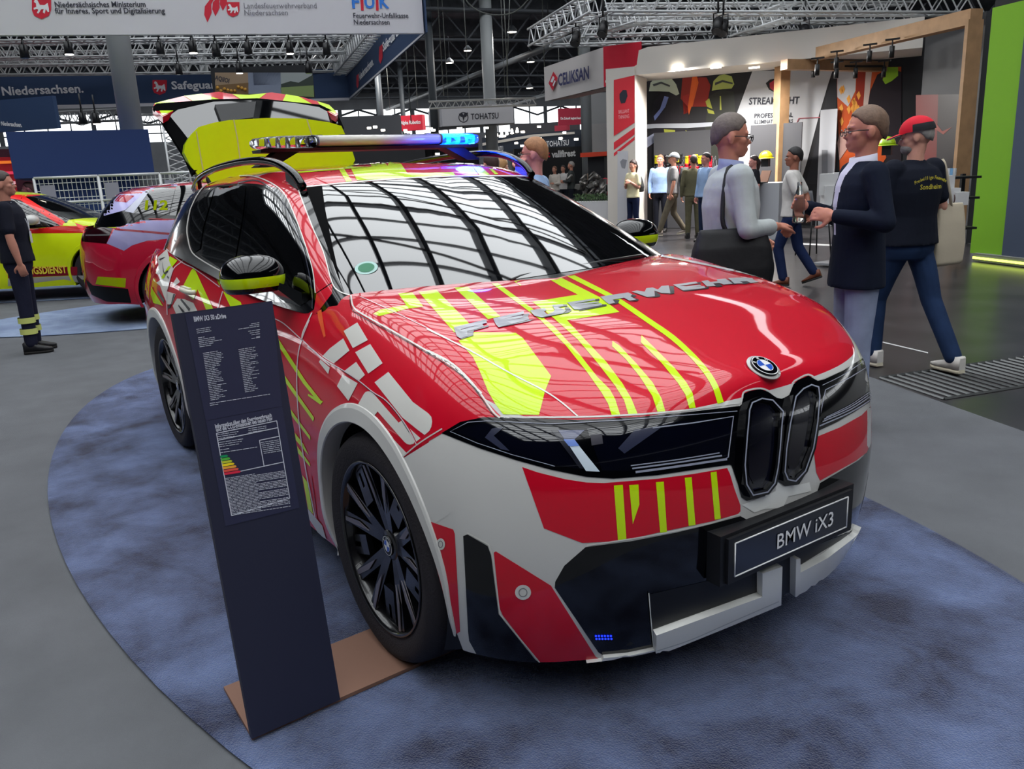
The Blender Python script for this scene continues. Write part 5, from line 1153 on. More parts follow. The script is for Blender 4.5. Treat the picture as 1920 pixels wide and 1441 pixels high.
# --- trusses
def truss(a, b, h, label, group, n=None, mt=ALU, r=.03):
    a = Vector(a); b = Vector(b); d = b-a; L = d.length; n = n or max(3, int(L/(h*1.1))); s_ = d.cross(Vector((0, 0, 1))).normalized()*h; up = Vector((0, 0, h)); m = MB()
    for o in (Vector(), up, s_, s_+up): m.seg(a+o, b+o, r, 6)
    for i in range(n):
        p, q, mid = a+d*i/n, a+d*(i+1)/n, a+d*(i+.5)/n
        for o, u in ((Vector(), up), (s_, up), (Vector(), s_), (up, s_)): m.seg(p+o, mid+o+u, r*.55, 4, cap=False); m.seg(mid+o+u, q+o, r*.55, 4, cap=False)
    return tag(m.build('lattice_truss', mt), label, 'truss', group)
GL = 'aluminium trusses above the left stand'
for i, (y0, y1_, z, lab) in enumerate(((81, 72, 5.35, 'aluminium truss just under the big white banner'), (113, 100, 5.2, 'second aluminium truss below the big white banner'), (126, 116, 5.2, 'third aluminium truss, right above the navy banner'), (143, 135, 5.1, 'aluminium truss touching the top of the navy banner'))):
    truss(onz(-70, y0, z), onz(655, y1_, z), .36, lab, GL)
truss(onz(640, 150, 5.0), onz(722, 62, 5.0), .4, 'aluminium truss running towards the viewer beside the slanted navy banner', GL)
truss(onz(-70, 240, 3.9), onz(240, 226, 3.9), .36, 'low aluminium truss under the navy banner, left of the thick column', GL)
truss(onz(250, 236, 3.9), onz(345, 232, 3.9), .36, 'low aluminium truss under the navy banner, right of the thick column', GL)
g = dep(352, 300, 24); truss((g.x, g.y, 0.0), (g.x+.01, g.y, 3.2), .5, 'upright aluminium truss tower left of the open tailgate', None, 9)
GR = 'aluminium trusses above the lamp makers booth'
def dz(px, py, d): return dep(px, py, d)
truss(dz(1018, 86, 23), dz(1140, 22, 19), .40, 'aluminium truss rising from the far left corner of the right grid', GR)
truss(dz(1140, 27, 19), dz(1830, 30, 20), .40, 'front aluminium truss of the right grid, along the top edge', GR)
truss(dz(1135, 46, 21), dz(1700, 44, 22), .38, 'second aluminium truss of the right grid', GR)
truss(dz(1030, 88, 23), dz(1620, 72, 25), .40, 'rear aluminium truss of the right grid, just above the white fascia', GR)
truss(dz(1090, 70, 22), dz(1500, 60, 24), .36, 'third aluminium truss of the right grid', GR)
truss(dz(1140, 62, 22), dz(1215, 40, 20), .30, 'short slanting aluminium truss in the right grid', GR); truss(dz(1390, 68, 22), dz(1490, 36, 20), .30, 'slanting aluminium truss in front of the white fascia', GR)
truss(dz(805, 204, 40), dz(1005, 197, 40), .30, 'pale truss above the white outboard sign in the hall centre', None)
# --- stage lamps on the trusses
def spot(p, label, group, s=.16, lit=False, aim=(0, 0, -1)):
    root = empty('stage_lamp', p, 0, label, 'lamp', group); d = Vector(aim).normalized(); m = MB(); m.seg(-d*s, d*s, s*.62, 12, s*.75); m.tube([(-s*.8, 0, 0), (-s*.8, 0, s*1.6), (s*.8, 0, s*1.6), (s*.8, 0, 0)], .015, 5); m.seg((0, 0, s*1.6), (0, 0, s*4.5), .02, 6); m.build('housing', MBK, root)
    q = MB(); q.seg(d*s, d*(s+.01), s*.66, 12); q.build('lens', LAMP if lit else GLS, root); return root
for x, y, d, lit in ((45, 96, 20, 0), (128, 90, 20, 1), (238, 90, 20, 1), (300, 91, 21, 0), (361, 88, 20, 1), (405, 94, 20, 0), (465, 90, 21, 0), (543, 90, 21, 1), (612, 91, 20, 0), (335, 130, 24, 0), (448, 128, 24, 1), (578, 128, 24, 0), (155, 222, 22, 0), (180, 222, 23, 1)):
    spot(dep(x, y, d), 'black stage lamp hanging from the trusses over the left stand', 'stage lamps over the left stand', .12, bool(lit), (0, 0, -1))
for x, y, d in ((1080, 72, 20), (1131, 54, 19), (1346, 48, 18.5), (1356, 52, 18.6), (1028, 45, 30), (1068, 30, 30), (1508, 60, 21)):
    spot(dep(x, y, d), 'black stage lamp hanging from the right truss grid', 'stage lamps of the right truss grid', .15, False, (.3, -.5, -.8))
# --- navy booth block and mesh fence
a, b = dep(27, 335, 18.3), dep(290, 325, 18.3); b.z = a.z; hb_ = hgt(a, 12, 247)-a.z; f = Face(a, b); m = MB(); m.prism([f.a, f.b, f.b+Vector((0, 0, hb_)), f.a+Vector((0, 0, hb_))], -f.n, 3.0)
m.prism([f.a-f.n*.4+f.u*.3, f.b-f.n*.4-f.u*.3, f.b-f.n*.4-f.u*.3-Vector((0,0,a.z)), f.a-f.n*.4+f.u*.3-Vector((0,0,a.z))], -f.n, 2.2)
tag(m.build('booth_block', mat('navy_wall', (30, 56, 112), .7)), 'plain dark blue booth block behind the mesh fence at left', 'booth')
for i, (x0, x1) in enumerate(((64, 184), (186, 300), (302, 380))):
    a, b = onz(x0, 337-i*4, 2.0), onz(x1, 333-i*4, 2.0); dd = 16.6; a = dep(x0, 340, dd); b = dep(x1, 336, dd); a.z = b.z = 0; d = b-a; d.z = 0; L = d.length; u = d.normalized(); root = empty('fence_panel', a, 0, ('leftmost', 'middle', 'rightmost')[i]+' of the three light metal mesh fence panels', 'fence', 'mesh fence panels')
    m = MB(); Z_ = Vector((0, 0, 1)); 
    for q in ((Vector(), Z_*1.82), (u*L, u*L+Z_*1.82), (Z_*1.82, u*L+Z_*1.82), (Z_*.1, u*L+Z_*.1), (Z_*1.4, u*L+Z_*1.4)): m.seg(q[0], q[1], .025, 6)
    m.build('frame', ALU, root); m = MB(); n = int(L/.07)
    for k in range(n): m.seg(u*L*k/n+Z_*.1, u*L*k/n+Z_*1.8, .006, 4, cap=False)
    for k in range(14): m.seg(Z_*(.1+k*.125), u*L+Z_*(.1+k*.125), .006, 4, cap=False)
    m.build('mesh', ALU, root); m = MB(); m.prism([u*L*.08+Z_*1.2, u*L*.30+Z_*1.2, u*L*.30+Z_*1.7, u*L*.08+Z_*1.7], u.cross(Z_), .01); m.build('notice', mat('paper', (150, 150, 168), .7), root)
# --- red truck at the far left edge
g = dep(-20, 300, 26); u = (dep(60, 300, 26)-g); u.z = 0; u.normalize(); root = empty('fire_engine', (g.x, g.y, Z0), math.atan2(u.y, u.x), 'slice of a red fire engine with pale stripes at the left edge', 'truck')
m = MB(); m.box((-1.2, .9, 1.55), (3.4, 2.2, 2.0)); m.box((-1.2, .9, .75), (3.4, 2.0, .5)); m.build('body', mat('fire_red', (190, 24, 40), .4, coat=.6), root, bevel=.05)
for z, c in ((2.42, (236, 120, 40)), (2.15, (226, 60, 90)), (1.9, (240, 180, 190)), (1.62, (226, 70, 120))): m = MB(); m.box((-1.2, -.21, z), (3.38, .02, .07)); m.build('stripe', mat('stripe_%d_%d' % c[:2], c, .5, emit=c, es=.35), root)
for x in (-2.3, 0): m = MB(); m.lathe([(.001, -.15), (.4, -.15), (.48, -.1), (.48, .1), (.4, .15)], c=(x, 0, .48), ax='Y', n=24); m.build('wheel', TYR, root)
# --- centre signs
f = sign('red_hanging_sign', 'small red hanging sign with a round white globe mark', 728, 247, 793, 243, 4.6, .98, RDS, .6, hang=1); m = MB(); f.text(m, 'Alpha Robotics', 752, 233.5, 789, 231.5, 6, .03); disc(m, f.p(745, 231, .01), .17, f.n, (0, 0, 1), .002); part(f, 'lettering', m, TXW)
f = sign('white_hanging_sign', 'white hanging sign with winged wheel mark, front face, hall centre', 830, 237, 963, 230, 4.1, .98, WBN, .08, hang=1); m = MB(); f.text(m, 'TOHATSU', 883, 224, 935, 222, 10, .02); disc(m, f.p(869, 220, .01), .27, f.n, (0, 0, 1), .004, r0=.225); f.poly(m, [(860,213),(867,212),(869,216),(871,212),(878,211),(874,219),(871,219),(869,228),(867,219),(864,219)], .016); part(f, 'lettering', m, TXD)
fb = onz(830, 237, 4.1); g = onz(805, 243, 4.1); f2_ = Face(g, fb); m = MB(); m.prism([f2_.a, f2_.b, f2_.b+Vector((0, 0, .98)), f2_.a+Vector((0, 0, .98))], -f2_.n, .08); o = m.build('side_panel', WBN, f.root); o.location = -f.root.location
m = MB(); c_ = onz(963, 230, 4.1); m._f([m.bm.verts.new(p) for p in (g, fb, c_, c_-f.n*1.6, g-f.n*1.6)]); o = m.build('underside', mat('soffit_grey', (84, 88, 100), .6), f.root, fixn=False); o.location = -f.root.location
f = sign('dark_fascia', 'navy booth fascia with cream top edge and white outboard lettering', 905, 288, 1078, 276, 2.75, .95, mat('navy_fascia', (34, 44, 60), .6), 2.0); m = MB(); f.text(m, 'TOHATSU', 1025, 275, 1067, 272, 9.5, .02); f.text(m, 'TOHATSU', 928, 285, 944, 283, 9, .02); disc(m, f.p(1015, 271, .01), .2, f.n, (0, 0, 1), .004, r0=.16); f.poly(m, [(1008,266),(1013,266),(1015,270),(1017,266),(1022,265),(1018,271),(1015,279),(1012,271)], .014); part(f, 'lettering', m, TXW)
m = MB(); f.poly(m, [(905,268),(1000,252),(1078,247),(1078,251),(1000,257),(905,273)], .02); part(f, 'cream_edge', m, CREAM)
for i in range(7):
    x = 908+i*9.6; y = 259-i*2.2; o = tag(MB().lathe([(.001, .0), (.10, .02), (.06, .22), (.03, .30)], n=12).build('bulb_lamp', LAMP, None, loc=f.p(x, y+3, -.2)), 'bright lamp in the row on top of the navy booth fascia', 'lamp', 'lamps on the navy fascia')
f = sign('black_booth_wall', 'black booth wall with white and red brand lettering', 968, 379, 1093, 372, .3, 2.2, BKS, .2); m = MB(); f.text(m, 'vallfirest', 1035, 295, 1080, 292, 11, .04); part(f, 'lettering', m, TXW); m = MB(); f.text(m, 'ft', 1023, 295, 1032, 294, 11, .04); part(f, 'red_lettering', m, RDS)
f = sign('crimson_banner', 'crimson rectangular hanging banner left of the grey column', 1047, 235, 1092, 233, 4.4, 1.05, mat('crimson_banner', (150, 22, 52), .7), hang=1); m = MB(); f.text(m, 'Die Zukunft beginnt heute', 1051, 224, 1090, 223, 4, .02); part(f, 'lettering', m, TXW)
sign('small_crimson_banner', 'smaller crimson banner just below the other crimson one', 1040, 250, 1067, 248, 4.0, .5, mat('crimson_banner', (150, 22, 52), .7))
# dark hall clutter: booths far behind
for i, (x0, x1, yb, d, h, c, lab) in enumerate(((664, 800, 330, 46, 3.6, (52, 54, 60), 'dark grey booth block below the red hanging sign'), (650, 700, 300, 60, 5.2, (44, 46, 52), 'dark stair block left of the red hanging sign'), (795, 900, 330, 48, 3.2, (30, 32, 38), 'black low booth behind the light bar'), (640, 760, 320, 52, 5.2, (90, 92, 98), 'grey gallery wall below the clerestory'), (960, 1090, 320, 60, 4.8, (60, 62, 68), 'dark booth rear behind the navy fascia'), (1096, 1150, 330, 37, 3.4, (190, 188, 190), 'pale grey partition beside the black booth'), (1100, 1150, 260, 46, 5.4, (176, 178, 182), 'grey gallery block under the white sign'), (380, 660, 330, 34, 3.0, (40, 42, 50), 'low dark booth behind the open tailgate'), (-60, 60, 330, 40, 3.4, (120, 60, 80), 'dull red booth at the far left'))):
    a, b = dep(x0, 330, d), dep(x1, 330, d); a.z = b.z = Z0; ff = Face(a, b); m = MB(); m.prism([ff.a, ff.b, ff.b+Vector((0, 0, h)), ff.a+Vector((0, 0, h))], -ff.n, 3.0); tag(m.build('booth_block', mat('booth_%d_%d_%d' % c, c, .7)), lab, 'booth')
for i in range(36):
    x = rnd.choice([rnd.uniform(650, 1000), rnd.uniform(650, 1130)]); y = rnd.uniform(236, 262) if i < 24 else rnd.uniform(265, 290); o = MB().lathe([(.001, -.02), (.09, -.02), (.09, .06), (.001, .06)], n=10).build('downlight', LAMP, None, loc=dep(x, y, rnd.uniform(36, 44))); tag(o, 'tiny bright downlight over the far booths', 'lamp', 'downlights of the far booths')
for x, y, d in ((877, 95, 62), (843, 118, 62), (995, 116, 62), (700, 105, 58), (993, 165, 70), (960, 60, 50), (1240, 12, 60), (560, 40, 60)):  # lamps added as fill light to brighten the dim far hall
    p = dep(x, y, d); p.z = min(p.z, 11.2); root = empty('bay_lamp', p, 0, 'round hall lamp shining under the dark roof', 'lamp', 'hall lamps under the dark roof'); MB().lathe([(.001, .0), (.28, .0), (.30, .1), (.08, .35)], n=16).seg((0, 0, .3), (0, 0, 11.9-p.z), .02, 5).build('shade', STL, root); MB().lathe([(.001, -.01), (.26, -.01), (.26, .0)], n=16).build('lens', LAMP, root)
    l = bpy.data.lights.new('far_hall_fill_light', 'AREA'); l.shape = 'DISK'; l.size = .5; l.energy = 300; l.color = (1, .96, .9); lo_ = bpy.data.objects.new('light', l); COL.objects.link(lo_); lo_.parent = root; lo_.location = (0, 0, -.03)
# ================================================================= the lamp maker's booth and the timber frame at right
def face_d(x0, d0, x1, d1, y=330): a, b = dep(x0, y, d0), dep(x1, y, d1); a.z = b.z = Z0; return Face(a, b)
def wallof(name, label, f, z0, z1, th, mt, cat='wall'):
    root = empty(name, f.a, 0, label, cat); m = MB(); Z_ = Vector((0, 0, 1)); m.prism([f.a+Z_*z0, f.b+Z_*z0, f.b+Z_*z1, f.a+Z_*z1], -f.n, th); o = m.build('panel', mt, root); o.location = -f.a; f.root = root; return f
def fp(f, name, pts, c, off=.008, rough=.5): m = MB(); f.poly(m, pts, off); return part(f, name, m, mat('print_%d_%d_%d' % c, c, rough))
WF = wallof('graphic_wall', 'tall printed booth wall with firefighters, white wedge and orange flames', face_d(1186, 22.2, 1722, 21.0), 0, 4.2, .15, mat('print_black', (26, 25, 29), .55))
zq = zz(1280, 0, 3); zp = zz(640, 0, 3); zw = zz(1000, 0, 4)
# dark left picture: two helmets, sleeve stripes, hose
fp(WF, 'picture_red_glow', zw(1120,580,1300,580,1330,640,1300,800,1100,800), (150, 34, 20), .008)
fp(WF, 'picture_orange_pipe', zw(1195,560,1225,560,1240,620,1195,800,1160,800), (226, 96, 24), .012)
fp(WF, 'picture_dark_figure', [(1222,232),(1226,190),(1240,175),(1270,178),(1290,200),(1292,300),(1215,300)], (34, 30, 38), .010)
fp(WF, 'helmet_picture', [(1217,171),(1220,155),(1230,145),(1244,141),(1258,145),(1268,158),(1274,176),(1268,179),(1255,172),(1235,171)], (196, 204, 178), .014)
fp(WF, 'helmet_stripe', [(1224,158),(1240,153),(1257,160),(1256,163),(1240,157),(1226,162)], (70, 74, 70), .017)
fp(WF, 'visor_strap_picture', [(1246,180),(1254,182),(1248,200),(1236,216),(1228,226),(1226,218),(1238,204)], (126, 140, 196), .014)
fp(WF, 'helmet_picture', [(1335,170),(1338,152),(1348,142),(1358,139),(1372,143),(1377,158),(1372,166),(1355,167)], (176, 186, 96), .014)
fp(WF, 'helmet_stripe', [(1341,155),(1355,150),(1374,155),(1374,158),(1355,154),(1341,160)], (60, 62, 60), .017)
fp(WF, 'picture_dark_figure', [(1330,180),(1352,168),(1376,172),(1384,260),(1378,300),(1330,300),(1322,240)], (40, 42, 34), .010)
for q in ([(1323,190),(1330,184),(1336,204),(1326,200)], [(1326,204),(1338,208),(1340,214),(1328,212)], [(1356,214),(1376,218),(1376,226),(1354,222)], [(1354,240),(1374,246),(1373,254),(1352,250)], [(1245,242),(1266,244),(1266,249),(1246,248)], [(1193,290),(1210,288),(1209,293),(1194,296)], [(1196,298),(1210,298),(1209,304),(1195,305)], [(1285,244),(1300,250),(1312,266),(1300,262)], [(1350,180),(1352,180),(1353,206),(1350,206)]):
    fp(WF, 'reflective_stripe', q, (172, 176, 66), .014)
fp(WF, 'torch_beam', [(1186,235),(1230,232),(1290,231),(1342,229),(1342,236),(1290,240),(1230,240),(1186,243)], (186, 190, 198), .016)
fp(WF, 'torch_beam', [(1190,272),(1226,250),(1236,250),(1234,262),(1212,278),(1191,290)], (160, 164, 186), .016)
fp(WF, 'torch_picture', [(1340,226),(1345,224),(1347,262),(1339,264)], (206, 40, 40), .018)
fp(WF, 'picture_red_glow', [(1280,180),(1292,176),(1294,210),(1282,214)], (176, 36, 28), .010)
fp(WF, 'picture_orange_pipe', [(1299,140),(1307,140),(1300,190),(1292,215),(1290,200)], (232, 100, 26), .013)
# white wedge with brand name
fp(WF, 'white_wedge', [(1411,133),(1562,130),(1552,160),(1536,215),(1514,300),(1505,330),(1505,400),(1360,400),(1360,290),(1378,222)], (208, 210, 214), .009)
m = MB(); WF.text(m, 'STREAMLIGHT', 1404, 196, 1498, 194, 11, .02, .02); WF.text(m, 'PROFESSIONAL', 1414, 221, 1486, 219, 7, .02, .02); WF.text(m, 'ILLUMINATION TOOLS', 1414, 232, 1486, 230, 6, .015, .02); part(WF, 'lettering', m, TXD)
fp(WF, 'brand_mark', [(1436,156),(1444,149),(1456,147),(1462,152),(1462,168),(1452,173),(1442,168)], (30, 28, 32), .014); fp(WF, 'brand_mark_red', [(1443,156),(1452,150),(1460,156),(1458,166),(1450,170),(1444,165)], (214, 60, 74), .018)
m = MB(); 
for a, b in (((1420,242),(1490,239)), ((1490,239),(1498,222)), ((1498,222),(1540,220))): pa, pb = WF.p(*a, .018), WF.p(*b, .018); m.seg(pa, pb, .012, 4)
part(WF, 'red_rule', m, mat('rose_rule', (196, 110, 120), .6))
# flames and firefighter at right
fp(WF, 'picture_orange', [(1568,128),(1690,125),(1690,250),(1640,330),(1575,330)], (206, 84, 26), .010)
fp(WF, 'picture_pale', [(1570,128),(1606,127),(1604,170),(1590,200),(1570,182)], (206, 204, 206), .012)
fp(WF, 'picture_red_post', [(1607,127),(1624,127),(1616,240),(1602,240)], (160, 46, 24), .014); fp(WF, 'picture_pale', [(1624,127),(1636,127),(1624,230),(1616,232)], (214, 190, 180), .014)
for k in range(16): x, y = rnd.uniform(1572, 1606), rnd.uniform(165, 240); fp(WF, 'flame_picture', [(x, y), (x+5, y-7), (x+8, y+2), (x+4, y+10)], (248, 170, 70), .016)
fp(WF, 'picture_dark_figure', [(1632,170),(1645,140),(1668,128),(1690,135),(1690,330),(1668,330),(1655,260),(1640,220),(1624,216)], (34, 24, 32), .018)
fp(WF, 'lime_sleeve', [(1660,126),(1684,126),(1684,142),(1672,152),(1660,158),(1655,150)], (150, 196, 40), .022); fp(WF, 'torch_picture', [(1655,220),(1664,218),(1667,245),(1657,247)], (190, 40, 70), .022)
fp(WF, 'torch_beam', [(1570,268),(1575,250),(1655,210),(1658,216),(1600,262),(1574,300)], (190, 150, 140), .020)
fp(WF, 'torch_beam_core', [(1622,228),(1655,210),(1657,216),(1626,236)], (236, 236, 240), .022)
fp(WF, 'dark_wedge', [(1564,130),(1570,130),(1566,300),(1556,345),(1510,345),(1532,262),(1550,180)], (36, 36, 42), .011)
# grid wall and products
f = wallof('product_grid_wall', 'dark display wall with crossed wire grid and small red and yellow lamps', face_d(1226, 21.8, 1345, 21.6), 0, 2.35, .1, mat('grid_wall', (64, 64, 68), .7))
m = MB()
for k in range(22):
    for s in (1, -1): x = 1222+k*6; pa, pb = f.p(max(1228, min(1344, x)), 292, .012), f.p(max(1228, min(1344, x+s*26)), 332, .012); m.seg(pa, pb, .008, 4)
part(f, 'wire_grid', m, mat('wire', (110, 110, 114), .5))
for i in range(24):
    x, y = 1232+(i%12)*9.2+rnd.uniform(-2, 2), 300+(i//12)*18+rnd.uniform(-3, 3); c = rnd.choice([(206, 30, 50), (206, 30, 50), (216, 206, 30), (36, 36, 40)]); p = f.p(x, y, .05); root = tag(MB().box((0, 0, 0), (.07, .06, .15)).seg((0, 0, .07), (0, 0, .12), .04, 8, .05).build('hand_lamp', mat('lamp_body_%d' % c[0], c, .5), None, loc=p), 'small hand lamp hung on the crossed wire display wall', 'lamp', 'hand lamps on the display wall')
f = wallof('display_counter_wall', 'dark display panel with grid behind the yellow helmet', face_d(1405, 20.5, 1500, 20.3), 1.0, 2.35, .1, mat('grid_wall', (64, 64, 68), .7))
def helmet(p, c, lab):
    root = empty('helmet', p, R(200), lab, 'helmet'); mt = mat('helmet_%d' % c[0], c, .35, coat=.5); m = MB(); n = 20; L = []
    for j in range(9): t = j/8*PI/2; L.append([Vector((.15*math.cos(t)*math.cos(2*PI*i/n), .125*math.cos(t)*math.sin(2*PI*i/n), .15*math.sin(t))) for i in range(n)])
    m.loft(L[:-1]+[[Vector((.01*math.cos(2*PI*i/n), .01*math.sin(2*PI*i/n), .15)) for i in range(n)]]); m.build('shell', mt, root)
    m = MB(); m.loft([[Vector((r_*math.cos(2*PI*i/n)*1.15, r_*math.sin(2*PI*i/n), z)) for i in range(n)] for r_, z in ((.13, 0), (.165, -.012), (.165, -.02), (.13, -.01))], cap=False); m.build('brim', mt, root); m = MB(); m.box((0, 0, -.10), (.16, .14, .18)); m.build('stand', MBK, root)
    return root
helmet(dep(1436, 291, 19.6)-Vector((0,0,.05)), (222, 206, 20), 'yellow safety helmet displayed left of the timber post'); helmet(dep(1664, 271, 17.5), (176, 214, 30), 'lime green helmet on a stand right behind the blazer man')
f = wallof('counter', 'pale booth counter behind the denim shirt and the timber post', face_d(1395, 18.0, 1462, 17.6), 0, 1.12, .7, mat('counter_grey', (176, 178, 184), .5), 'counter')
m = MB(); p = dep(1422, 322, 17.9); root = empty('laptop', (p.x, p.y, 1.12+Z0), R(70), 'open dark laptop on the pale counter', 'laptop'); MB().box((0, 0, .012), (.24, .34, .02)).build('base', MBK, root); MB().box((.15, 0, .13), (.015, .34, .23), Matrix.Rotation(R(18), 3, 'Y')).build('screen', mat('laptop_wood', (120, 84, 66), .5), root)
# door and narrow white door in the wall
f = wallof('cupboard_door', 'narrow grey door with a long vertical window in the printed wall', face_d(1533, 21.1, 1564, 21.0), 0, 2.62, .05, mat('door_grey', (196, 198, 204), .5), 'door')
m = MB(); f.poly(m, [(1541,281),(1552,281),(1552,333),(1541,333)], .01); part(f, 'door_window', m, mat('door_slot', (140, 142, 146), .3))
# pale arch: column, fascia
f = wallof('booth_arch', 'white fabric arch with red side panel of the lamp booth', face_d(1139, 20.2, 1192, 20.0), 0, 3.75, 1.0, CREAM, 'booth'); Z_ = Vector((0, 0, 1))
m = MB(); f.poly(m, [(1151,150),(1190,141),(1190,230),(1151,255)], .010); f.poly(m, [(1151,267),(1190,239),(1190,252),(1151,281)]); f.poly(m, [(1151,287),(1190,256),(1190,262),(1151,293)]); part(f, 'red_panel', m, mat('arch_red', (222, 46, 60), .6))
m = MB(); f.poly(m, [(1162,176),(1168,169),(1175,169),(1177,180),(1172,193),(1165,194),(1162,186)], .016); part(f, 'brand_mark', m, TXD); m = MB(); f.text(m, 'BRILLIANT', 1160, 213, 1180, 211, 6, .01, .016); f.text(m, 'THINKING', 1160, 223, 1180, 221, 6, .01, .016); part(f, 'lettering', m, mat('pale_rose_print', (240, 170, 176), .6))
m = MB(); f.poly(m, [(1158,283),(1178,283),(1178,418),(1158,420)], .01); part(f, 'door_leaf', m, mat('door_white', (198, 199, 206), .5)); m = MB(); f.poly(m, [(1163,303),(1168,298),(1176,300),(1172,316),(1166,314)], .016); part(f, 'heart_opening', m, mat('heart_shadow', (136, 138, 146), .6))
a, b = dep(1180, 330, 20.1), dep(1712, 330, 19.2); a.z = b.z = 0; f = Face(a, b); m = MB(); zb = hgt(a, 1190, 141); zt = hgt(dep(1300, 330, 20.0), 1300, 82)
P = [f.a+Z_*zb, f.b+Z_*zb, f.b+Z_*zt, f.a+f.u*.45+Z_*zt, f.a+f.u*.25+Z_*(zt-.05), f.a+f.u*.2+Z_*(zt-.35), f.a+Z_*(zt-.45), f.a-f.u*.35+Z_*(zt-.50), f.a-f.u*.55+Z_*(zt-.62), f.a-f.u*.56+Z_*(zb-.1), f.a-f.u*.3+Z_*(zb-.1)]
m.prism(P, -f.n, 1.6); tag(m.build('fabric_fascia', CREAM), 'long white stretched fabric fascia over the lamp booth', 'booth')
for x in (1270, 1343, 1415): p = f.p(x, 127, .05); m = MB(); m.box((0, 0, 0), (.22, .05, .03), Matrix.Rotation(math.atan2(f.u.y, f.u.x), 3, 'Z')); tag(m.build('strip_light', LAMP, None, loc=p), 'small bright strip light under the white fascia', 'lamp', 'strip lights under the white fascia'); l = bpy.data.lights.new('strip_light_glow', 'AREA'); l.size = .2; l.energy = 110; l.color = (1, .97, .93); lo_ = bpy.data.objects.new('light', l); COL.objects.link(lo_); lo_.parent = COL.objects[-2] if False else bpy.data.objects[[o_.name for o_ in COL.objects if o_.name.startswith('strip_light')][-1]]; lo_.location = (0, 0, -.03); lo_.rotation_euler = (R(-12), 0, R(56))
# white sign with the red diamond
a, b = onz(1022, 190, 3.2), onz(1134, 165, 3.2)
g0 = dep(1022, 190, 26); zb = g0.z; g1 = onz(1134, 163, zb); f = Face(g0, g1); H_ = hgt(g0, 1022, 126)-zb; root = empty('corner_sign', g0, 0, 'white box sign with raised dark letters and red diamond mark', 'sign'); f.root = root
m = MB(); m.prism([f.a, f.b, f.b+Z_*H_, f.a+Z_*H_], -f.n, .1); o = m.build('panel', mat('sign_white', (212, 206, 204), .6), root); o.location = -g0
m = MB(); f.text(m, 'CELIKSAN', 1050, 161, 1108, 147, 19, .03, .06); part(f, 'raised_letters', m, mat('indigo_letters', (44, 48, 100), .5))
m = MB(); f.poly(m, [(1032,156),(1041,134),(1049,146),(1040,170)], .06); part(f, 'diamond_mark', m, RDS); m = MB(); f.poly(m, [(1036,153),(1041,142),(1044,146),(1040,155)], .07); f.poly(m, [(1040,160),(1044,150),(1046,152),(1042,162)], .07); part(f, 'diamond_inner', m, TXW)
c1_ = f.b; c2_ = onz(1205, 165, zb); ff = Face(c1_, dep(1200, 165, 21)+Vector((0,0,0))); q0, q1 = Vector(c1_), dep(1204, 165, 22.0); q1.z = zb
m = MB(); m._f([m.bm.verts.new(p) for p in (q0, q1, q1+Z_*H_, q0+Z_*H_)]); m.prism([q0, q1, q1+Z_*H_, q0+Z_*H_], (q1-q0).cross(Z_).normalized(), .05); o = m.build('red_side', RDS, root); o.location = -g0
m = MB(); back = (q1-q0); m._f([m.bm.verts.new(p) for p in (g0, g1, q1, g0+(q1-g1))]); o = m.build('underside', CREAM, root, fixn=False); o.location = -g0
# planter wall
f = wallof('planter', 'low white planter wall beside the booth door', face_d(1050, 21.0, 1150, 20.4), 0, .78, .5, mat('planter_white', (206, 205, 208), .5), 'planter')
LEAF = mat('leaf_green', (74, 100, 60), .6, noise=.3, nscale=30)
for i in range(13):
    x = 1080+i*4.9; g = dep(x, 365, 20.9-.02*i); m = MB()
    for k in range(16): a = rnd.uniform(0, 2*PI); r_ = rnd.uniform(.02, .12); c = Vector((math.cos(a)*r_, math.sin(a)*r_, rnd.uniform(.02, .16))); t = c+Vector((rnd.uniform(-.05, .05), rnd.uniform(-.05, .05), .05)); s_ = Vector((rnd.uniform(-1, 1), rnd.uniform(-1, 1), .2)).normalized()*.022; m._f([m.bm.verts.new(v) for v in (c, (c+t)/2+s_, t, (c+t)/2-s_)])
    for k in range(4): m.seg((0, 0, 0), (rnd.uniform(-.06, .06), rnd.uniform(-.06, .06), .12), .005, 4)
    tag(m.build('leafy_plant', LEAF, None, fixn=False, loc=(g.x, g.y, .765)), 'small leafy plant growing along the top of the white planter', 'plant', 'plants in the white planter')
# engine exhibit
p = dep(1106, 400, 23.6); root = empty('engine_exhibit', (p.x, p.y, Z0), R(30), 'grey metal engine on a stand behind the planter', 'engine'); m = MB()
for k in range(30):
    c = Vector((rnd.uniform(-.35, .35), rnd.uniform(-.5, .5), rnd.uniform(.85, 1.3))); s = rnd.uniform(.05, .16)
    if k % 3: m.box(c, (s, s*1.6, s*.8), Matrix.Rotation(rnd.uniform(0, 3), 3, 'Y'))
    else: m.seg(c, c+Vector((rnd.uniform(-.2, .2), rnd.uniform(-.2, .2), .1)), s*.5, 10)
for k in range(14): a = Vector((rnd.uniform(-.5, .5), rnd.uniform(-.6, .6), rnd.uniform(.8, 1.35))); m.tube(smoothpts([a, a+Vector((.1, .15, .12)), a+Vector((.05, .3, -.05))], 3), .03, 6)
m.lathe([(.001, -.05), (.2, -.05), (.2, .05), (.001, .05)], c=(.4, 0, 1.0), ax='X', n=20); m.build('engine_block', mat('cast_metal', (120, 118, 116), .4, metal=.7), root); m = MB(); m.box((0, 0, .4), (.7, .9, .8)); m.build('plinth', BKS, root); m = MB(); m.ball((.2, .75, 1.05), 1, 12, (.15, .1, .25)); m.build('red_cover', RDS, root)
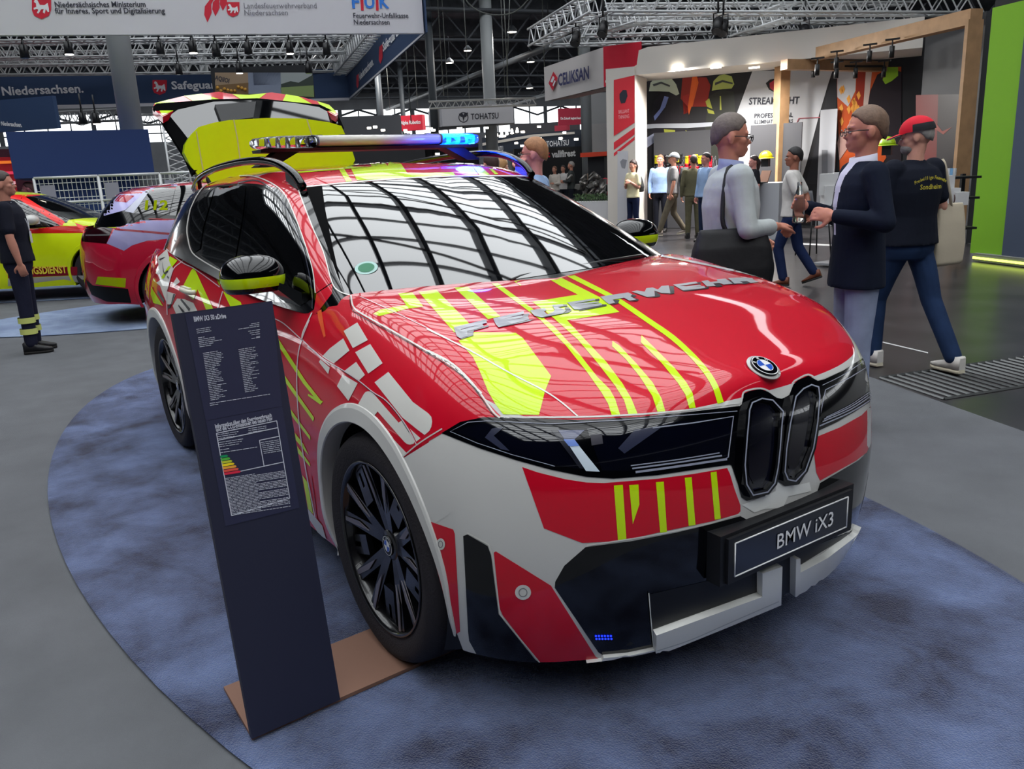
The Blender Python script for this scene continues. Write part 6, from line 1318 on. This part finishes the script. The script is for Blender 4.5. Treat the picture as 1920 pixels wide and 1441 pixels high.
p = dep(1128, 330, 25); root = empty('orange_stand', (p.x, p.y, Z0), R(30), 'orange topped display stand behind the engine', 'stand'); m = MB(); m.box((0, 0, 1.95), (.8, 1.3, .12)); m.build('top', mat('orange_red', (226, 70, 40), .5), root); m = MB(); m.box((0, 0, .94), (.5, .9, 1.88)); m.build('body', BKS, root)
# --- timber frame with track lamps
WOD = mat('oak_board', (176, 138, 100), .6, noise=.14, nscale=5)
HT = 3.72
pL = dep(1467, 440, 15.6); pR = dep(1819, 470, 14.35); pBL = None
pL.z = pR.z = 0; zL = hgt(pL, 1460, 106); zR_ = hgt(pR, 1835, 14); ZT = (zL+zR_)/2; pB = dep(1697, 400, 17.6); pB.z = 0; pBm = dep(1460, 400, 18.6); pBm.z = 0
pL = Vector(onz(1468, 107, 3.75)); pR = Vector(onz(1832, 17, 3.75)); pB = Vector(onz(1698, 126, 3.45)); pL.z = pR.z = pB.z = 0
fr = empty('timber_frame', (pL.x, pL.y, Z0), 0, 'oak timber portal frame with black track lamps beside the dark wall', 'frame'); O_ = Vector((pL.x, pL.y, Z0))
def beam(name, a, b, w_, h_, par=fr, mt=WOD, org=None):
    a, b = Vector(a), Vector(b); d = (b-a).normalized(); s_ = d.cross(Z_); s_ = s_.normalized() if s_.length > .1 else (pR-pL).normalized(); u_ = s_.cross(d).normalized(); m = MB(); P = [a+s_*w_/2+u_*h_/2, a-s_*w_/2+u_*h_/2, a-s_*w_/2-u_*h_/2, a+s_*w_/2-u_*h_/2]; m.prism(P, d, (b-a).length); o = m.build(name, mt, par, bevel=.004); o.location = -(O_ if org is None else org); return o
dlr = (pR-pL).normalized()
beam('post', pL+Z_*Z0, pL+Z_*3.75, .26, .24); beam('top_beam', pL+Z_*3.64-dlr*.12, pR+Z_*3.64, .24, .24); beam('post', pB+Z_*Z0, pB+Z_*3.5, .24, .24)
pBl = pB+(pL-pR)*.62; beam('back_beam', Vector(onz(1470, 121, 3.45)), pB+Z_*3.42+dlr*.2, .2, .2)
beam('post', pR+Z_*Z0-dlr*.03, pR+Z_*3.6-dlr*.03, .07, .3)
TRK = mat('track_black', (16, 16, 18), .5)
for i, (x, y) in enumerate(((1525,133),(1568,115),(1630,103),(1672,94),(1532,128),(1568,134),(1604,134),(1657,132))):
    p = onz(x, y, 3.36) if i < 4 else onz(x, y, 3.22); root = empty('track_lamp', p, R(20), 'black cylindrical track lamp on the oak frame', 'lamp', 'track lamps on the oak frame'); m = MB(); m.seg((0, 0, -.13), (0, .02, .07), .045, 14); m.build('housing', TRK, root); m = MB(); m.seg((0, .02, .05), (0, .02, .17), .014, 6); m.box((0, .02, .185), (.24, .05, .03)); m.build('bracket', TRK, root)
m = MB(); m.prism([onz(1500, 122, 3.44), onz(1660, 122, 3.44), onz(1660, 124.5, 3.44), onz(1500, 124.5, 3.44)], (0, 0, 1), -.04); tag(m.build('lamp_track', TRK), 'thin black lamp track under the rear oak beam', 'track')
# dark wall, green panel, grey-blue wall
f = wallof('dark_side_wall', 'dark wall with red and black firefighting pictures behind the red cap', face_d(1716, 18.5, 1822, 16.5), 0, 3.75, .1, mat('anthracite_wall', (52, 54, 58), .7))
fp(f, 'picture_red', [(1718,178),(1760,177),(1757,310),(1718,308)], (96, 26, 24)); fp(f, 'picture_black', [(1760,177),(1820,176),(1812,325),(1756,318)], (24, 20, 24)); fp(f, 'picture_orange_glint', [(1803,190),(1818,186),(1816,230),(1806,220)], (176, 80, 46), .012); fp(f, 'picture_orange_glint', [(1754,228),(1768,246),(1786,238),(1770,252),(1752,240)], (120, 46, 36), .012)
p0, p1 = onz(1837, 471, Z0), onz(1838, 470, Z0); a = Vector(pR)+dlr*.04; f = Face(a+Vector((0,0,0)), Vector(onz(1893, 470, Z0))); f.a.z = f.b.z = 0
f = wallof('green_panel', 'bright lime green wall panel right of the oak frame', face_d(1832, 14.0, 1893, 13.6), .10, 3.45, .06, mat('lime_green', (132, 190, 40), .6))
f = wallof('slate_panel', 'slate blue booth wall at the right edge', face_d(1893, 13.55, 2060, 12.6), .10, 3.42, .06, mat('slate_blue', (72, 84, 106), .7))
f = wallof('dark_header', 'black wall section above the green panel', face_d(1836, 14.3, 2060, 12.9), 3.45, 4.3, .1, mat('black_wall', (30, 31, 34), .7))
a, b = dep(1826, 470, 13.85), dep(2060, 470, 12.4); a.z = b.z = 0; f = Face(a, b); m = MB(); m.prism([f.a+Z_*Z0, f.b+Z_*Z0, f.b+Z_*.10, f.a+Z_*.10], -f.n, .9); root = tag(m.build('booth_plinth', mat('plinth_grey', (120, 122, 120), .6)), 'low grey booth plinth edged with yellow-green light', 'plinth')
m = MB(); m.prism([f.a+Z_*.02+f.n*.004, f.b+Z_*.02+f.n*.004, f.b+Z_*.05+f.n*.004, f.a+Z_*.05+f.n*.004], f.n, .01); m.build('light_strip', mat('green_light_strip', (220, 236, 90), .5, emit=(216, 240, 90), es=2.2), root)
# product table with loudspeakers and boxes
p = dep(1776, 420, 12.9); tb = empty('display_table', (p.x, p.y, Z0), R(60), 'dark display shelf with white round-fronted devices by the dark wall', 'table'); WH2 = mat('white_plastic', (206, 206, 206), .4)
for z in (.55, .95, 1.22): m = MB(); m.box((.0, 0, z), (.6, .4, .03)); m.build('shelf', MBK, tb)
for x in (-.28, .28): m = MB(); m.box((x, .18, .66), (.05, .05, 1.2)); m.build('leg', MBK, tb)
for i, (x, y, s) in enumerate(((1771,342,.17), (1779,367,.19), (1798,372,.16), (1776,392,.13))):
    p = dep(x, y, 12.0); root = empty('siren_speaker', p, R(-34), ('upper white siren speaker with dark round cone beside the red strap', 'middle white siren speaker with the largest cone', 'white siren speaker at the right end of the shelf', 'lowest white device of the shelf')[i], 'speaker'); MB().box((0, 0, 0), (s, s, s)).build('housing', WH2, root, bevel=.012)
    m = MB(); m.lathe([(.001, -s*.46), (s*.1, -s*.5), (s*.3, -s*.52), (s*.42, -s*.56), (s*.42, -s*.5)], ax='Y', n=20); m.build('cone', mat('speaker_cone', (96, 74, 70), .5), root)
for i in range(7):
    p = dep(1757+i*5.5, 322, 12.2); tag(MB().box((0, 0, 0), (.03, .03, .09)).build('small_box', mat('pale_blue_box' if i % 2 else 'white_plastic', (120, 170, 210) if i % 2 else (206, 206, 206), .5), None, loc=p), 'tiny product box standing on the top display shelf', 'box', 'tiny boxes on the top shelf')
for i, (x, y, s) in enumerate(((1558,345,.30), (1580,340,.26), (1565,370,.34), (1590,362,.30))):
    p = dep(x, y, 13.2); m = MB(); m.box((0, 0, 0), (s, s*.8, s), Matrix.Rotation(R(30+i*9), 3, 'Z')); tag(m.build('white_box', WH2, None, loc=(p.x, p.y, p.z), bevel=.006), ('small white carton left of the blazer lapel', 'upper white carton behind the bottle', 'large lower white carton beside the bottle', 'white carton right against the blazer')[i], 'box')
p = dep(1572, 420, 13.2); m = MB(); m.box((0, 0, 0), (.9, .6, .03)); m.box((0, 0, -.42), (.1, .1, .84)); m.box((0, 0, -.84), (.5, .4, .03)); o = m.build('bistro_table', mat('table_grey', (150, 152, 156), .4), None, loc=(p.x, p.y, .86)); tag(o, 'grey pedestal table carrying the white cartons', 'table')
p = dep(1530, 350, 14.6); root = empty('bar_stool', (p.x, p.y, Z0), R(70), 'grey moulded bar stool with slim black legs behind the gesturing hands', 'stool'); m = MB(); m.loft([[Vector((x, y, z)) for y in (-.2, -.1, 0, .1, .2)]+[Vector((x, y, z-.03)) for y in (.2, .1, 0, -.1, -.2)] for x, z in ((-.2, 1.06), (-.16, .86), (-.05, .80), (.18, .81), (.22, .79))]); m.build('seat', mat('stool_grey', (130, 132, 138), .5), root)
for s in (-1, 1):
    for q in (-1, 1): m = MB(); m.seg((s*.14, q*.14, .78), (s*.2, q*.2, 0), .012, 6); m.build('leg', MBK, root)
# drain grating in the aisle floor
a = onz(1650, 708, Z0-.004); b = onz(2000, 657, Z0-.004); c = onz(1770, 748, Z0-.004); wv = c-a; lv = b-a; n = int(lv.length/.075); root = empty('floor_grating', a, 0, 'steel slotted floor grating in the dark aisle at right', 'grating'); m = MB()
for k in range(n+1): p = lv*k/n; m.seg(p, p+wv, .010, 4)
m.build('bars', mat('grating_steel', (96, 98, 98), .35, metal=.6), root); m = MB(); m.seg((0, 0, 0), lv, .012, 4); m.seg(wv, wv+lv, .012, 4); m.build('frame', mat('grating_frame', (70, 72, 72), .4, metal=.5), root)
m = MB(); m.prism([Vector((0,0,-.006)), lv+Vector((0,0,-.006)), lv+wv+Vector((0,0,-.006)), wv+Vector((0,0,-.006))], (0,0,1), .001); m.build('drain_bed', mat('drain_black', (10, 10, 11), .6), root)
for i, q in enumerate(([(1496,455),(1560,458),(1560,461),(1496,458)], [(1655,640),(1740,660),(1740,662),(1655,642)])): m = MB(); m._f([m.bm.verts.new(onz(x, y, -.0205)) for x, y in q]); tag(m.build('floor_marking', mat('tape_white', (190, 190, 190), .6), None, fixn=False), ('white tape line on the dark floor before the lamp booth', 'faint white scuff line beside the white trainer')[i], 'marking')
